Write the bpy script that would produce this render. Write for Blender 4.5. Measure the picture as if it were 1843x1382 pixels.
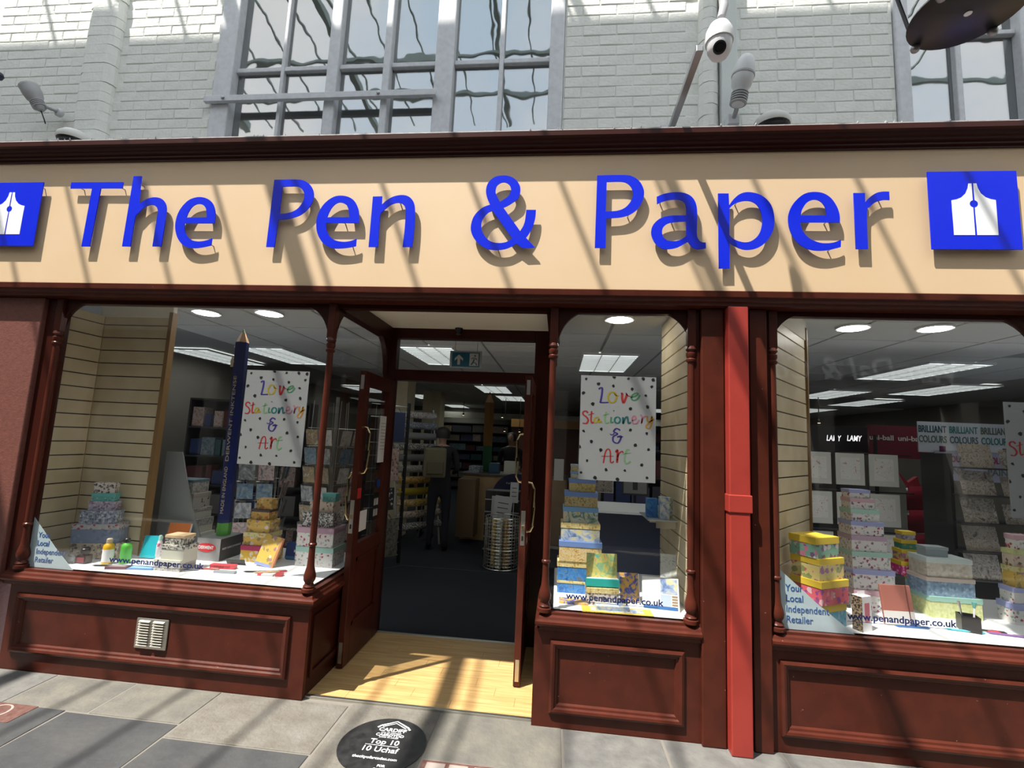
import bpy, bmesh, math, random
from mathutils import Vector, Matrix
R = math.radians
random.seed(7)
for o in list(bpy.data.objects): bpy.data.objects.remove(o)
SC = bpy.context.scene
COL = SC.collection

# ---------------------------------------------------------------- camera
F = 850.0; PX, PY = 921.5, 691.0; D = 2.80; EYE = 1.55
AX = Vector((0.994165, 0.09787224, 0.04535398))      # camera right in world
AU = Vector((-0.03331385, -0.12132269, 0.99205393))  # camera up in world
AB = Vector((0.10259701, -0.9877762, -0.11735427))   # camera back in world
cam = bpy.data.objects.new('camera', bpy.data.cameras.new('camera')); COL.objects.link(cam)
cam.data.sensor_fit = 'HORIZONTAL'; cam.data.sensor_width = 36.0
cam.data.lens = F / 1843.0 * 36.0
cam.data.clip_start = 0.05; cam.data.clip_end = 200
cam.matrix_world = Matrix(((AX.x, AU.x, AB.x, 0), (AX.y, AU.y, AB.y, -D), (AX.z, AU.z, AB.z, EYE), (0, 0, 0, 1)))
SC.camera = cam

# ---------------------------------------------------------------- sky, sun, exposure
SUN_DIR = Vector((1.17, 1.0, -3.0))
w = bpy.data.worlds.new('sky'); SC.world = w; w.use_nodes = True
nt = w.node_tree; bg = nt.nodes['Background']
tc = nt.nodes.new('ShaderNodeTexCoord'); nz = nt.nodes.new('ShaderNodeTexNoise')
nz.inputs['Scale'].default_value = 3.0; nz.inputs['Detail'].default_value = 5
cr = nt.nodes.new('ShaderNodeValToRGB')
cr.color_ramp.elements[0].position = .38; cr.color_ramp.elements[0].color = (.66, .80, .95, 1)
cr.color_ramp.elements[1].position = .62; cr.color_ramp.elements[1].color = (1, 1, 1, 1)
nt.links.new(tc.outputs['Generated'], nz.inputs['Vector'])
nt.links.new(nz.outputs['Fac'], cr.inputs['Fac']); nt.links.new(cr.outputs['Color'], bg.inputs['Color'])
bg.inputs['Strength'].default_value = 2.15
sl = bpy.data.lights.new('sun', 'SUN'); sl.energy = 10.5; sl.angle = R(.53); sl.color = (1, .95, .87)
so = bpy.data.objects.new('sun', sl); COL.objects.link(so); so.location = (-6, -6, 14)
so.rotation_euler = SUN_DIR.to_track_quat('-Z', 'Y').to_euler()
SC.view_settings.view_transform = 'Standard'; SC.view_settings.look = 'None'
SC.view_settings.gamma = 1; SC.view_settings.use_curve_mapping = False
SC.view_settings.exposure = 0.0

# ---------------------------------------------------------------- helpers
def at(px, py, Y):
    """world point at depth Y seen at a pixel of the 1843x1382 frame"""
    d = AX * ((px - PX) / F) - AU * ((py - PY) / F) - AB
    t = (D + Y) / d.y
    return Vector((d.x * t, Y, EYE + d.z * t))
def gr(px, py, Z=0.0):
    d = AX * ((px - PX) / F) - AU * ((py - PY) / F) - AB
    t = (Z - EYE) / d.z
    return Vector((d.x * t, d.y * t - D, Z))

MATS = {}
def mat(name, col=None, rough=.5, metal=0, spec=.5, noise=None, bump=0, bscale=40, emit=None, coat=0):
    if name in MATS: return MATS[name]
    m = bpy.data.materials.new(name); m.use_nodes = True; MATS[name] = m
    nt = m.node_tree; b = nt.nodes['Principled BSDF']
    b.inputs['Base Color'].default_value = (*col, 1); b.inputs['Roughness'].default_value = rough
    b.inputs['Metallic'].default_value = metal; b.inputs['Specular IOR Level'].default_value = spec
    b.inputs['Coat Weight'].default_value = coat
    if emit:
        b.inputs['Emission Color'].default_value = (*emit[0], 1); b.inputs['Emission Strength'].default_value = emit[1]
    if noise or bump:
        tc = nt.nodes.new('ShaderNodeTexCoord')
    if noise:      # (scale, other colour, amount)
        n = nt.nodes.new('ShaderNodeTexNoise'); n.inputs['Scale'].default_value = noise[0]; n.inputs['Detail'].default_value = 6
        r = nt.nodes.new('ShaderNodeValToRGB'); e = r.color_ramp.elements
        e[0].position = .35; e[1].position = .7; e[0].color = (*col, 1)
        e[1].color = (*[c + (o - c) * noise[2] for c, o in zip(col, noise[1])], 1)
        nt.links.new(tc.outputs['Object'], n.inputs['Vector']); nt.links.new(n.outputs['Fac'], r.inputs['Fac'])
        nt.links.new(r.outputs['Color'], b.inputs['Base Color'])
    if bump:
        n2 = nt.nodes.new('ShaderNodeTexNoise'); n2.inputs['Scale'].default_value = bscale; n2.inputs['Detail'].default_value = 4
        bp = nt.nodes.new('ShaderNodeBump'); bp.inputs['Strength'].default_value = bump; bp.inputs['Distance'].default_value = .01
        nt.links.new(tc.outputs['Object'], n2.inputs['Vector']); nt.links.new(n2.outputs['Fac'], bp.inputs['Height'])
        nt.links.new(bp.outputs['Normal'], b.inputs['Normal'])
    return m
def pattern(name, base, cols, scale=40, size=.42, rough=.5):
    """printed motif: blobs of several colours scattered on a ground"""
    if name in MATS: return MATS[name]
    m = bpy.data.materials.new(name); m.use_nodes = True; MATS[name] = m
    nt = m.node_tree; b = nt.nodes['Principled BSDF']; b.inputs['Roughness'].default_value = rough
    tc = nt.nodes.new('ShaderNodeTexCoord'); oi = nt.nodes.new('ShaderNodeObjectInfo')
    ad = nt.nodes.new('ShaderNodeVectorMath'); ad.operation = 'ADD'
    mu = nt.nodes.new('ShaderNodeMath'); mu.operation = 'MULTIPLY'; mu.inputs[1].default_value = 9
    nt.links.new(oi.outputs['Random'], mu.inputs[0])
    nt.links.new(tc.outputs['Object'], ad.inputs[0]); nt.links.new(mu.outputs[0], ad.inputs[1])
    v = nt.nodes.new('ShaderNodeTexVoronoi'); v.inputs['Scale'].default_value = scale
    nn = nt.nodes.new('ShaderNodeTexNoise'); nn.inputs['Scale'].default_value = scale * 2.2
    nt.links.new(ad.outputs[0], v.inputs['Vector']); nt.links.new(ad.outputs[0], nn.inputs['Vector'])
    sep = nt.nodes.new('ShaderNodeSeparateColor'); nt.links.new(v.outputs['Color'], sep.inputs[0])
    r = nt.nodes.new('ShaderNodeValToRGB'); r.color_ramp.interpolation = 'CONSTANT'
    e = r.color_ramp.elements
    while len(e) < len(cols): e.new(.5)
    for i, c in enumerate(cols): e[i].position = i / len(cols); e[i].color = (*c, 1)
    nt.links.new(sep.outputs[0], r.inputs['Fac'])
    s1 = nt.nodes.new('ShaderNodeMath'); s1.operation = 'MULTIPLY'
    nt.links.new(v.outputs['Distance'], s1.inputs[0]); nt.links.new(nn.outputs['Fac'], s1.inputs[1])
    lt = nt.nodes.new('ShaderNodeMath'); lt.operation = 'LESS_THAN'; lt.inputs[1].default_value = size * .5
    nt.links.new(s1.outputs[0], lt.inputs[0])
    mx = nt.nodes.new('ShaderNodeMix'); mx.data_type = 'RGBA'
    mx.inputs[6].default_value = (*base, 1); nt.links.new(lt.outputs[0], mx.inputs[0]); nt.links.new(r.outputs['Color'], mx.inputs[7])
    nt.links.new(mx.outputs[2], b.inputs['Base Color'])
    return m
def painty(name, cols, scale=14, rough=.45, dist=2.0):
    """loose printed picture: soft patches of colour"""
    if name in MATS: return MATS[name]
    m = bpy.data.materials.new(name); m.use_nodes = True; MATS[name] = m
    nt = m.node_tree; b = nt.nodes['Principled BSDF']; b.inputs['Roughness'].default_value = rough
    tc = nt.nodes.new('ShaderNodeTexCoord'); oi = nt.nodes.new('ShaderNodeObjectInfo')
    ad = nt.nodes.new('ShaderNodeVectorMath'); ad.operation = 'ADD'
    mu = nt.nodes.new('ShaderNodeMath'); mu.operation = 'MULTIPLY'; mu.inputs[1].default_value = 11
    nt.links.new(oi.outputs['Random'], mu.inputs[0])
    nt.links.new(tc.outputs['Object'], ad.inputs[0]); nt.links.new(mu.outputs[0], ad.inputs[1])
    n = nt.nodes.new('ShaderNodeTexNoise'); n.inputs['Scale'].default_value = scale; n.inputs['Detail'].default_value = 3
    n.inputs['Distortion'].default_value = dist
    nt.links.new(ad.outputs[0], n.inputs['Vector'])
    r = nt.nodes.new('ShaderNodeValToRGB'); e = r.color_ramp.elements
    while len(e) < len(cols): e.new(.5)
    for i, c in enumerate(cols): e[i].position = .3 + .4 * i / (len(cols) - 1); e[i].color = (*c, 1)
    nt.links.new(n.outputs['Fac'], r.inputs['Fac']); nt.links.new(r.outputs['Color'], b.inputs['Base Color'])
    return m
def glassmat(name, ior=1.5, wavy=0, tint=(1, 1, 1), scale=5):
    m = bpy.data.materials.new(name); m.use_nodes = True; MATS[name] = m
    nt = m.node_tree; nt.nodes.remove(nt.nodes['Principled BSDF']); out = nt.nodes['Material Output']
    tr = nt.nodes.new('ShaderNodeBsdfTransparent'); tr.inputs[0].default_value = (*tint, 1)
    gl = nt.nodes.new('ShaderNodeBsdfGlossy'); gl.inputs['Roughness'].default_value = .02
    fr = nt.nodes.new('ShaderNodeFresnel'); fr.inputs['IOR'].default_value = ior
    mx = nt.nodes.new('ShaderNodeMixShader')
    ge = nt.nodes.new('ShaderNodeNewGeometry'); mr = nt.nodes.new('ShaderNodeMapRange')   # same reflectance entering and leaving the sheet
    mr.inputs['To Min'].default_value = ior; mr.inputs['To Max'].default_value = 1 / ior
    nt.links.new(ge.outputs['Backfacing'], mr.inputs['Value']); nt.links.new(mr.outputs[0], fr.inputs['IOR'])
    nt.links.new(fr.outputs[0], mx.inputs[0]); nt.links.new(tr.outputs[0], mx.inputs[1]); nt.links.new(gl.outputs[0], mx.inputs[2])
    nt.links.new(mx.outputs[0], out.inputs['Surface'])
    if wavy:
        tc = nt.nodes.new('ShaderNodeTexCoord'); n = nt.nodes.new('ShaderNodeTexNoise'); n.inputs['Scale'].default_value = scale
        n.inputs['Detail'].default_value = 1.5
        bp = nt.nodes.new('ShaderNodeBump'); bp.inputs['Strength'].default_value = wavy; bp.inputs['Distance'].default_value = .02
        nt.links.new(tc.outputs['Object'], n.inputs['Vector']); nt.links.new(n.outputs['Fac'], bp.inputs['Height'])
        nt.links.new(bp.outputs['Normal'], gl.inputs['Normal'])
    return m

class MB:
    """collects shapes; build() links them as one mesh object"""
    def __init__(s): s.v = []; s.f = []; s.m = []; s.cur = 0
    def add(s, vs, fs):
        k = len(s.v); s.v += [tuple(v) for v in vs]; s.f += [tuple(i + k for i in f) for f in fs]; s.m += [s.cur] * len(fs); return s
    def box(s, x0, x1, y0, y1, z0, z1):
        return s.add([(x0, y0, z0), (x1, y0, z0), (x1, y1, z0), (x0, y1, z0), (x0, y0, z1), (x1, y0, z1), (x1, y1, z1), (x0, y1, z1)],
                     [(3, 2, 1, 0), (4, 5, 6, 7), (0, 1, 5, 4), (1, 2, 6, 5), (2, 3, 7, 6), (3, 0, 4, 7)])
    def prism(s, poly, axis, a, b):
        """polygon (2D) extruded along axis from a to b; axis x: poly=(y,z); y: (x,z); z: (x,y)"""
        def P(p, t): return {'x': (t, p[0], p[1]), 'y': (p[0], t, p[1]), 'z': (p[0], p[1], t)}[axis]
        n = len(poly); vs = [P(p, a) for p in poly] + [P(p, b) for p in poly]
        fs = [tuple(range(n))[::-1], tuple(range(n, 2 * n))] + [(i, (i + 1) % n, n + (i + 1) % n, n + i) for i in range(n)]
        return s.add(vs, fs)
    def lathe(s, prof, c=(0, 0, 0), n=16, axis=None, rot=0):
        """profile [(r,z)] about an axis through c (default z)"""
        M = (Vector(axis).to_track_quat('Z', 'Y').to_matrix() if axis else Matrix.Identity(3)); c = Vector(c)
        vs = []; fs = []
        for r, z in prof:
            for i in range(n):
                a = 2 * math.pi * i / n + rot; vs.append(c + M @ Vector((r * math.cos(a), r * math.sin(a), z)))
        for j in range(len(prof) - 1):
            for i in range(n): fs.append((j * n + i, j * n + (i + 1) % n, (j + 1) * n + (i + 1) % n, (j + 1) * n + i))
        fs.append(tuple(range(n))[::-1]); fs.append(tuple((len(prof) - 1) * n + i for i in range(n)))
        return s.add(vs, fs)
    def tube(s, path, r, n=8, closed=False):
        path = [Vector(p) for p in path]; vs = []; fs = []; N = len(path)
        for i, p in enumerate(path):
            d = (path[(i + 1) % N] - path[i - 1]) if closed else (path[min(i + 1, N - 1)] - path[max(i - 1, 0)])
            M = d.to_track_quat('Z', 'Y').to_matrix()
            rr = r[i] if isinstance(r, (list, tuple)) else r
            for k in range(n):
                a = 2 * math.pi * k / n; vs.append(p + M @ Vector((rr * math.cos(a), rr * math.sin(a), 0)))
        for i in range(N if closed else N - 1):
            j = (i + 1) % N
            for k in range(n): fs.append((i * n + k, i * n + (k + 1) % n, j * n + (k + 1) % n, j * n + k))
        if not closed: fs.append(tuple(range(n))[::-1]); fs.append(tuple((N - 1) * n + k for k in range(n)))
        return s.add(vs, fs)
    def sweep(s, prof, path):
        """profile (out, up) swept along a horizontal polyline path [(x,y,z, nx,ny)]"""
        vs = []; n = len(prof); fs = []
        for (x, y, z, nx, ny) in path:
            for (o, u) in prof: vs.append((x + nx * o, y + ny * o, z + u))
        for i in range(len(path) - 1):
            for k in range(n): fs.append((i * n + k, (i + 1) * n + k, (i + 1) * n + (k + 1) % n, i * n + (k + 1) % n))
        fs.append(tuple(range(n))); fs.append(tuple((len(path) - 1) * n + k for k in range(n))[::-1])
        return s.add(vs, fs)
    def build(s, name, m, parent=None, off=(0, 0, 0), smooth=False, bev=0, xf=None):
        me = bpy.data.meshes.new(name); o3 = Vector(off)
        vs = [Vector(v) - o3 for v in s.v]
        if xf is not None: vs = [xf @ v for v in vs]
        me.from_pydata(vs, [], s.f)
        for k in (m if isinstance(m, (list, tuple)) else [m]): me.materials.append(k)
        for p, i in zip(me.polygons, s.m): p.material_index = i
        bm = bmesh.new(); bm.from_mesh(me)
        bmesh.ops.recalc_face_normals(bm, faces=bm.faces)
        if bev:
            es = [e for e in bm.edges if len(e.link_faces) == 2 and e.calc_face_angle(0) > R(30)]
            bmesh.ops.bevel(bm, geom=es, offset=bev, segments=2, affect='EDGES', profile=.5)
        bm.to_mesh(me); bm.free()
        if smooth:
            me.polygons.foreach_set('use_smooth', [True] * len(me.polygons))
            me.set_sharp_from_angle(angle=R(40))
        ob = bpy.data.objects.new(name, me); COL.objects.link(ob)
        if parent: ob.parent = parent
        return ob
def tag(o, label=None, cat=None, group=None, kind=None):
    if label: o['label'] = label
    if cat: o['category'] = cat
    if group: o['group'] = group
    if kind: o['kind'] = kind
    return o
def thing(name, label, cat, loc=(0, 0, 0), rz=0, group=None, kind=None):
    o = bpy.data.objects.new(name, None); COL.objects.link(o); o.empty_display_size = .05
    o.location = loc; o.rotation_euler = (0, 0, rz)
    return tag(o, label, cat, group, kind)
def copy_tree(o, parent=None):
    c = o.copy(); COL.objects.link(c); c.parent = parent
    for ch in list(o.children): copy_tree(ch, c)
    return c
def text_geo(body, size, extr=0, offset=0, space=1.0, align='CENTER', shear=0):
    cu = bpy.data.curves.new('t', 'FONT'); cu.body = body; cu.size = size; cu.extrude = extr; cu.offset = offset
    cu.align_x = align; cu.space_character = space; cu.shear = shear; cu.resolution_u = 3
    ob = bpy.data.objects.new('t', cu); COL.objects.link(ob)
    me = bpy.data.meshes.new_from_object(ob)
    bpy.data.objects.remove(ob); bpy.data.curves.remove(cu)
    return me
def text(name, body, size, m, parent, loc, rot=(90, 0, 0), extr=.0006, offset=0, space=1.0, align='CENTER', width=None, shear=0, sx=1):
    me = text_geo(body, size, extr, offset, space, align, shear); me.name = name
    if width:
        xs = [v.co.x for v in me.vertices]; k = width / (max(xs) - min(xs)); sx = k
    for v in me.vertices: v.co.x *= sx
    me.materials.clear(); me.materials.append(m)
    ob = bpy.data.objects.new(name, me); COL.objects.link(ob); ob.parent = parent
    ob.location = loc; ob.rotation_euler = [R(a) for a in rot]
    return ob
def smooth_poly(pts, k=4, lim=38):
    """Catmull-Rom through gentle bends, corners kept"""
    n = len(pts); P = [Vector((p[0], p[1])) for p in pts]; out = []
    def corner(i):
        a = P[i] - P[i - 1]; b = P[(i + 1) % n] - P[i]
        return a.length < 1e-9 or b.length < 1e-9 or abs(a.angle_signed(b, 0)) > R(lim)
    c = [corner(i) for i in range(n)]
    for i in range(n):
        p1, p2 = P[i], P[(i + 1) % n]; out.append(p1)
        if c[i] and c[(i + 1) % n]: continue
        p0 = P[i - 1] if not c[i] else p1 * 2 - p2; p3 = P[(i + 2) % n] if not c[(i + 1) % n] else p2 * 2 - p1
        if c[i]: p0 = p1 - (p3 - p1) * .0 - (p2 - p1) * .6
        if c[(i + 1) % n]: p3 = p2 + (p2 - p1) * .6
        for j in range(1, k):
            t = j / k
            out.append(.5 * ((2 * p1) + (p2 - p0) * t + (2 * p0 - 5 * p1 + 4 * p2 - p3) * t * t + (3 * p1 - p0 - 3 * p2 + p3) * t ** 3))
    return [(p.x, p.y) for p in out]
def filled(outline, holes=(), extr=.006):
    """extruded 2D shape with holes as mesh (in the xy plane, z from 0 to extr)"""
    cu = bpy.data.curves.new('s', 'CURVE'); cu.dimensions = '2D'; cu.fill_mode = 'BOTH'; cu.extrude = extr / 2
    for pl in [outline] + list(holes):
        sp = cu.splines.new('POLY'); sp.points.add(len(pl) - 1); sp.use_cyclic_u = True
        for q, p in zip(sp.points, pl): q.co = (p[0], p[1], 0, 1)
    ob = bpy.data.objects.new('s', cu); COL.objects.link(ob)
    me = bpy.data.meshes.new_from_object(ob); bpy.data.objects.remove(ob); bpy.data.curves.remove(cu)
    return me
def link_mesh(name, me, m, parent=None, loc=(0, 0, 0), rot=(0, 0, 0)):
    me.name = name; me.materials.clear(); me.materials.append(m)
    for p in me.polygons: p.material_index = 0
    ob = bpy.data.objects.new(name, me); COL.objects.link(ob); ob.parent = parent; ob.location = loc; ob.rotation_euler = rot
    return ob
def ribbon(mb, pts, wd, z=0, k=6):
    """flat brush stroke through 2D points"""
    P = [Vector((p[0], p[1])) for p in pts]; n = len(P); Q = []
    for i in range(n - 1):
        p1, p2 = P[i], P[i + 1]; p0 = P[i - 1] if i else p1; p3 = P[i + 2] if i + 2 < n else p2
        for j in range(k):
            t = j / k
            Q.append(.5 * ((2 * p1) + (p2 - p0) * t + (2 * p0 - 5 * p1 + 4 * p2 - p3) * t * t + (3 * p1 - p0 - 3 * p2 + p3) * t ** 3))
    Q.append(P[-1]); vs = []; fs = []; N = len(Q)
    for i, q in enumerate(Q):
        d = Q[min(i + 1, N - 1)] - Q[max(i - 1, 0)]
        if d.length < 1e-9: d = Vector((1, 0))
        d.normalize(); nn = Vector((-d.y, d.x))
        ww = wd * (.55 + .45 * abs(d.y)) * .5
        vs += [(q.x + nn.x * ww, q.y + nn.y * ww, z), (q.x - nn.x * ww, q.y - nn.y * ww, z)]
    for i in range(N - 1): fs.append((2 * i, 2 * i + 1, 2 * i + 3, 2 * i + 2))
    mb.add(vs, fs)

# ---------------------------------------------------------------- materials
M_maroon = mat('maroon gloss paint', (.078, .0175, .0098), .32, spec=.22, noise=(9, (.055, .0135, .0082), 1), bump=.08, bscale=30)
def chips(m, col, scale, th):
    nt = m.node_tree; b = nt.nodes['Principled BSDF']; lk = b.inputs['Base Color'].links[0]; src = lk.from_socket
    tc = nt.nodes.new('ShaderNodeTexCoord'); n = nt.nodes.new('ShaderNodeTexNoise'); n.inputs['Scale'].default_value = scale; n.inputs['Detail'].default_value = 3
    g = nt.nodes.new('ShaderNodeMath'); g.operation = 'GREATER_THAN'; g.inputs[1].default_value = th
    mx = nt.nodes.new('ShaderNodeMix'); mx.data_type = 'RGBA'; mx.inputs[7].default_value = (*col, 1)
    nt.links.new(tc.outputs['Object'], n.inputs['Vector']); nt.links.new(n.outputs['Fac'], g.inputs[0]); nt.links.new(g.outputs[0], mx.inputs[0])
    nt.links.new(src, mx.inputs[6]); nt.links.new(mx.outputs[2], b.inputs['Base Color'])
chips(M_maroon, (.30, .20, .17), 55, .765)
M_maroon_shade = mat('shaded maroon paint', (.036, .0070, .0042), .32, spec=.2)  # darker copy of the maroon: shade of recessed joinery put into the colour
M_red = mat('red downpipe paint', (.33, .036, .026), .4, noise=(6, (.28, .03, .022), 1), bump=.05)
M_cream = mat('cream fascia paint', (.63, .455, .275), .55, noise=(2.2, (.65, .48, .305), 1))
M_blue = mat('blue acrylic', (.0, .016, .66), .22)
M_white = mat('white acrylic', (.86, .87, .88), .35)
M_steel = mat('grey steel', (.35, .35, .36), .35, metal=.8)
M_brick = mat('white painted brick', (.78, .79, .74), .7, noise=(14, (.72, .73, .68), 1), bump=.35, bscale=45)
M_frame = mat('grey white window paint', (.62, .64, .67), .5, noise=(30, (.52, .53, .55), .8))
M_slat = mat('maple slatwall', (.74, .64, .44), .45, noise=(5, (.62, .51, .31), 1))
M_brown = mat('brown edging', (.26, .15, .055), .5)
M_tile = mat('white ceiling tile', (.74, .74, .70), .9, bump=.2, bscale=120)
M_soffit = mat('cream soffit', (.88, .83, .70), .8)
M_grid = mat('ceiling grid', (.35, .35, .33), .6)
M_carpet = mat('dark carpet', (.014, .017, .024), .95, bump=.5, bscale=300)
M_lam = mat('oak laminate', (.70, .46, .20), .35, noise=(3, (.78, .55, .27), 1))
M_lam = mat('oak laminate plank', (.50, .315, .125), .38)
_nt = M_lam.node_tree; _tc = _nt.nodes.new('ShaderNodeTexCoord'); _mp = _nt.nodes.new('ShaderNodeMapping'); _mp.inputs['Scale'].default_value = (2.5, 45, 45)
_n = _nt.nodes.new('ShaderNodeTexNoise'); _n.inputs['Scale'].default_value = 1.6; _n.inputs['Detail'].default_value = 5
_r = _nt.nodes.new('ShaderNodeValToRGB'); _r.color_ramp.elements[0].position = .3; _r.color_ramp.elements[1].position = .7
_r.color_ramp.elements[0].color = (.40, .235, .085, 1); _r.color_ramp.elements[1].color = (.58, .38, .165, 1)
_nt.links.new(_tc.outputs['Object'], _mp.inputs[0]); _nt.links.new(_mp.outputs[0], _n.inputs['Vector']); _nt.links.new(_n.outputs['Fac'], _r.inputs['Fac']); _nt.links.new(_r.outputs['Color'], _nt.nodes['Principled BSDF'].inputs['Base Color'])
M_metal = mat('brushed aluminium', (.6, .58, .52), .35, metal=1)
M_brass = mat('brass', (.75, .6, .33), .25, metal=1)
M_black = mat('black plastic', (.012, .012, .013), .4)
M_shelf = mat('white display board', (.80, .83, .84), .5)
M_paper = mat('white paper', (.80, .80, .80), .6)
M_dark = mat('dark joinery', (.03, .028, .028), .6)
M_navy = mat('navy board', (.016, .022, .045), .5)
M_grey = mat('grey plastic', (.34, .34, .35), .45)
M_lgrey = mat('light grey plastic', (.55, .56, .57), .45)
M_wood = mat('pale wood', (.45, .30, .15), .5, noise=(6, (.38, .25, .12), 1))
M_chrome = mat('wire chrome', (.55, .55, .52), .3, metal=.9)
M_lamp = mat('lamp diffuser', (.9, .9, .9), .5, emit=((1, .97, .90), 36.0))
M_tube = mat('fluorescent diffuser', (.8, .8, .8), .5, emit=((.92, 1, .96), 2.0))
M_warm = mat('warm spotlight', (.9, .8, .6), .5, emit=((1, .78, .45), 4))
G_shop = glassmat('shop glass', 1.5)
G_up = glassmat('old wavy glass', 3.0, wavy=.10, tint=(.75, .78, .78), scale=4)
G_door = glassmat('door glass', 1.5)

# ================================================================ THE SETTING
def struct(name, label, loc=(0, 0, 0)): return thing(name, label, None, loc, kind='structure')
def sbox(name, m, b, parent=None, bev=0, label=None):
    o = MB().box(*b).build(name, m, parent, bev=bev)
    if parent is None: tag(o, label, None, None, 'structure')
    return o

FY = -.09      # the fascia stands this far in front of the stall plane
# ---- arcade pavement of flagstones
M_stoneL = mat('buff flagstone', (.150, .140, .115), .75, noise=(7, (.10, .096, .086), 1), bump=.5, bscale=35)
M_stoneL2 = mat('worn brown flagstone', (.125, .112, .092), .75, noise=(9, (.165, .155, .135), 1), bump=.6, bscale=45)
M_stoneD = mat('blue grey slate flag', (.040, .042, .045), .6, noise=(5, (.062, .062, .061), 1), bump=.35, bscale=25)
M_stoneG = mat('grey stone flag', (.150, .146, .135), .8, noise=(10, (.10, .098, .093), 1), bump=.5, bscale=30)
M_joint = mat('pavement joint', (.17, .155, .135), .9)
ground = struct('floor_arcade', 'flagstone pavement of the arcade in front of the shop')
sbox('pavement_bed', M_joint, (-9, 9, -4.8, .08, -.06, -.003), ground)
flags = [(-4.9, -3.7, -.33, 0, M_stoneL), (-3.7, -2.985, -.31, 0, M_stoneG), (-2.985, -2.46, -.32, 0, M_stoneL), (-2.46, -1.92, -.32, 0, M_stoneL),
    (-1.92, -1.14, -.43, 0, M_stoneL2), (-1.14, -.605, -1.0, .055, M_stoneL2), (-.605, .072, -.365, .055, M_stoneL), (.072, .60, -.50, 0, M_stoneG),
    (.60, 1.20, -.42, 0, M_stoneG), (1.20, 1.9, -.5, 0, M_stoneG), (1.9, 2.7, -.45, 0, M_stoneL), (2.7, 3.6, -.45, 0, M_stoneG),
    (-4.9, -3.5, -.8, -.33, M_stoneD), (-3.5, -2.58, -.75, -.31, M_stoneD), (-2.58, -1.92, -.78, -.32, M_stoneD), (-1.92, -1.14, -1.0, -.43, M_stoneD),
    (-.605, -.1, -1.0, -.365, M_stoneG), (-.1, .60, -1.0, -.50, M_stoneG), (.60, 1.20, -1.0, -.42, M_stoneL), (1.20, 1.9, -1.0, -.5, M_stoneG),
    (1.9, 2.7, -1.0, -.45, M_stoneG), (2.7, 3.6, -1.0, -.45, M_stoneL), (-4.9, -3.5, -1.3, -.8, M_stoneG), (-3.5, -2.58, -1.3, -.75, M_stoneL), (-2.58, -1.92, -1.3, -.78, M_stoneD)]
y = -1.3
for row in range(5):
    x = -4.9 + .3 * (row % 2)
    y0 = -1.0 if row == 0 else y
    while x < 3.6:
        wd = random.uniform(.55, .95)
        if not (row == 0 and x < -1.6): flags.append((x, min(x + wd, 3.7), y - .62, (-1.0 if (row == 0 and x > -1.92) else y), random.choice([M_stoneL, M_stoneG, M_stoneD])))
        else: flags.append((x, min(x + wd, 3.7), y - .62, y, random.choice([M_stoneL, M_stoneG, M_stoneD])))
        x += wd
    y -= .62
for (x0, x1, y0, y1, m) in flags:
    g = .005; j = lambda: random.uniform(-.006, .006)
    dz = random.uniform(-.002, .002)
    mb = MB().prism([(x0 + g + j(), y0 + g), (x1 - g + j(), y0 + g), (x1 - g + j(), y1 - g), (x0 + g + j(), y1 - g)], 'z', -.03, dz)
    mb.build('flagstone', m, ground, bev=.004)

# ---- painted brick wall above the shopfront
wall = struct('wall_front', 'white painted brick wall above the shop sign')
WY = .10
for b in [(-9, -2.56, WY + .002, .34, 3.30, 7.0), (-.05, 2.0, WY + .002, .34, 3.30, 7.0), (3.4, 9, WY + .002, .34, 3.30, 7.0),
          (-2.56, -.05, WY + .002, .34, 6.1, 7.0), (2.0, 3.4, WY + .002, .34, 6.1, 7.0), (-2.56, -.05, WY + .002, .34, 3.30, 3.34), (2.0, 3.4, WY + .002, .34, 3.30, 3.34)]:
    sbox('wall_core', M_brick, b, wall)
brick_meshes = []
for k in range(7):
    mb = MB(); L = .2165; H = .0712; jj = lambda a=.0022: random.uniform(-a, a)
    fr = [(jj(), 0, jj()), (L + jj(), 0, jj()), (L + jj(), 0, H + jj()), (jj(), 0, H + jj())]
    bk = [(p[0], .03, p[2]) for p in fr]
    inn = [(p[0] + (.005 if i in (0, 3) else -.005), -.0028 + jj(.0016), p[2] + (.005 if i < 2 else -.005)) for i, p in enumerate(fr)]
    mb.add(fr + bk + inn, [(0, 1, 5, 4), (1, 2, 6, 5), (2, 3, 7, 6), (3, 0, 4, 7), (0, 1, 9, 8), (1, 2, 10, 9), (2, 3, 11, 10), (3, 0, 8, 11), (8, 9, 10, 11)])
    ob = mb.build('brick', M_brick); brick_meshes.append(ob.data); bpy.data.objects.remove(ob)
def bricks(x0, x1, z0, z1, skip=()):
    r = 0; z = z0
    while z < z1:
        x = x0 - (.1125 if r % 2 else 0)
        while x < x1 - .02:
            a, b = max(x, x0), min(x + .225, x1)
            if b - a > .05 and not any(s0 < (a + b) / 2 < s1 for s0, s1 in skip):
                o = bpy.data.objects.new('brick', random.choice(brick_meshes)); COL.objects.link(o); o.parent = wall
                o.location = (a + .002, WY + random.uniform(-.001, .001), z); o.scale = ((b - a - .0042) / .2165, 1, 1)
            x += .225
        z += .075; r += 1
bricks(-4.42, -2.57, 3.44, 4.72, skip=((-3.60, -3.34),))
bricks(-.045, 2.0, 3.44, 4.55, skip=((.81, 1.07),))
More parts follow.
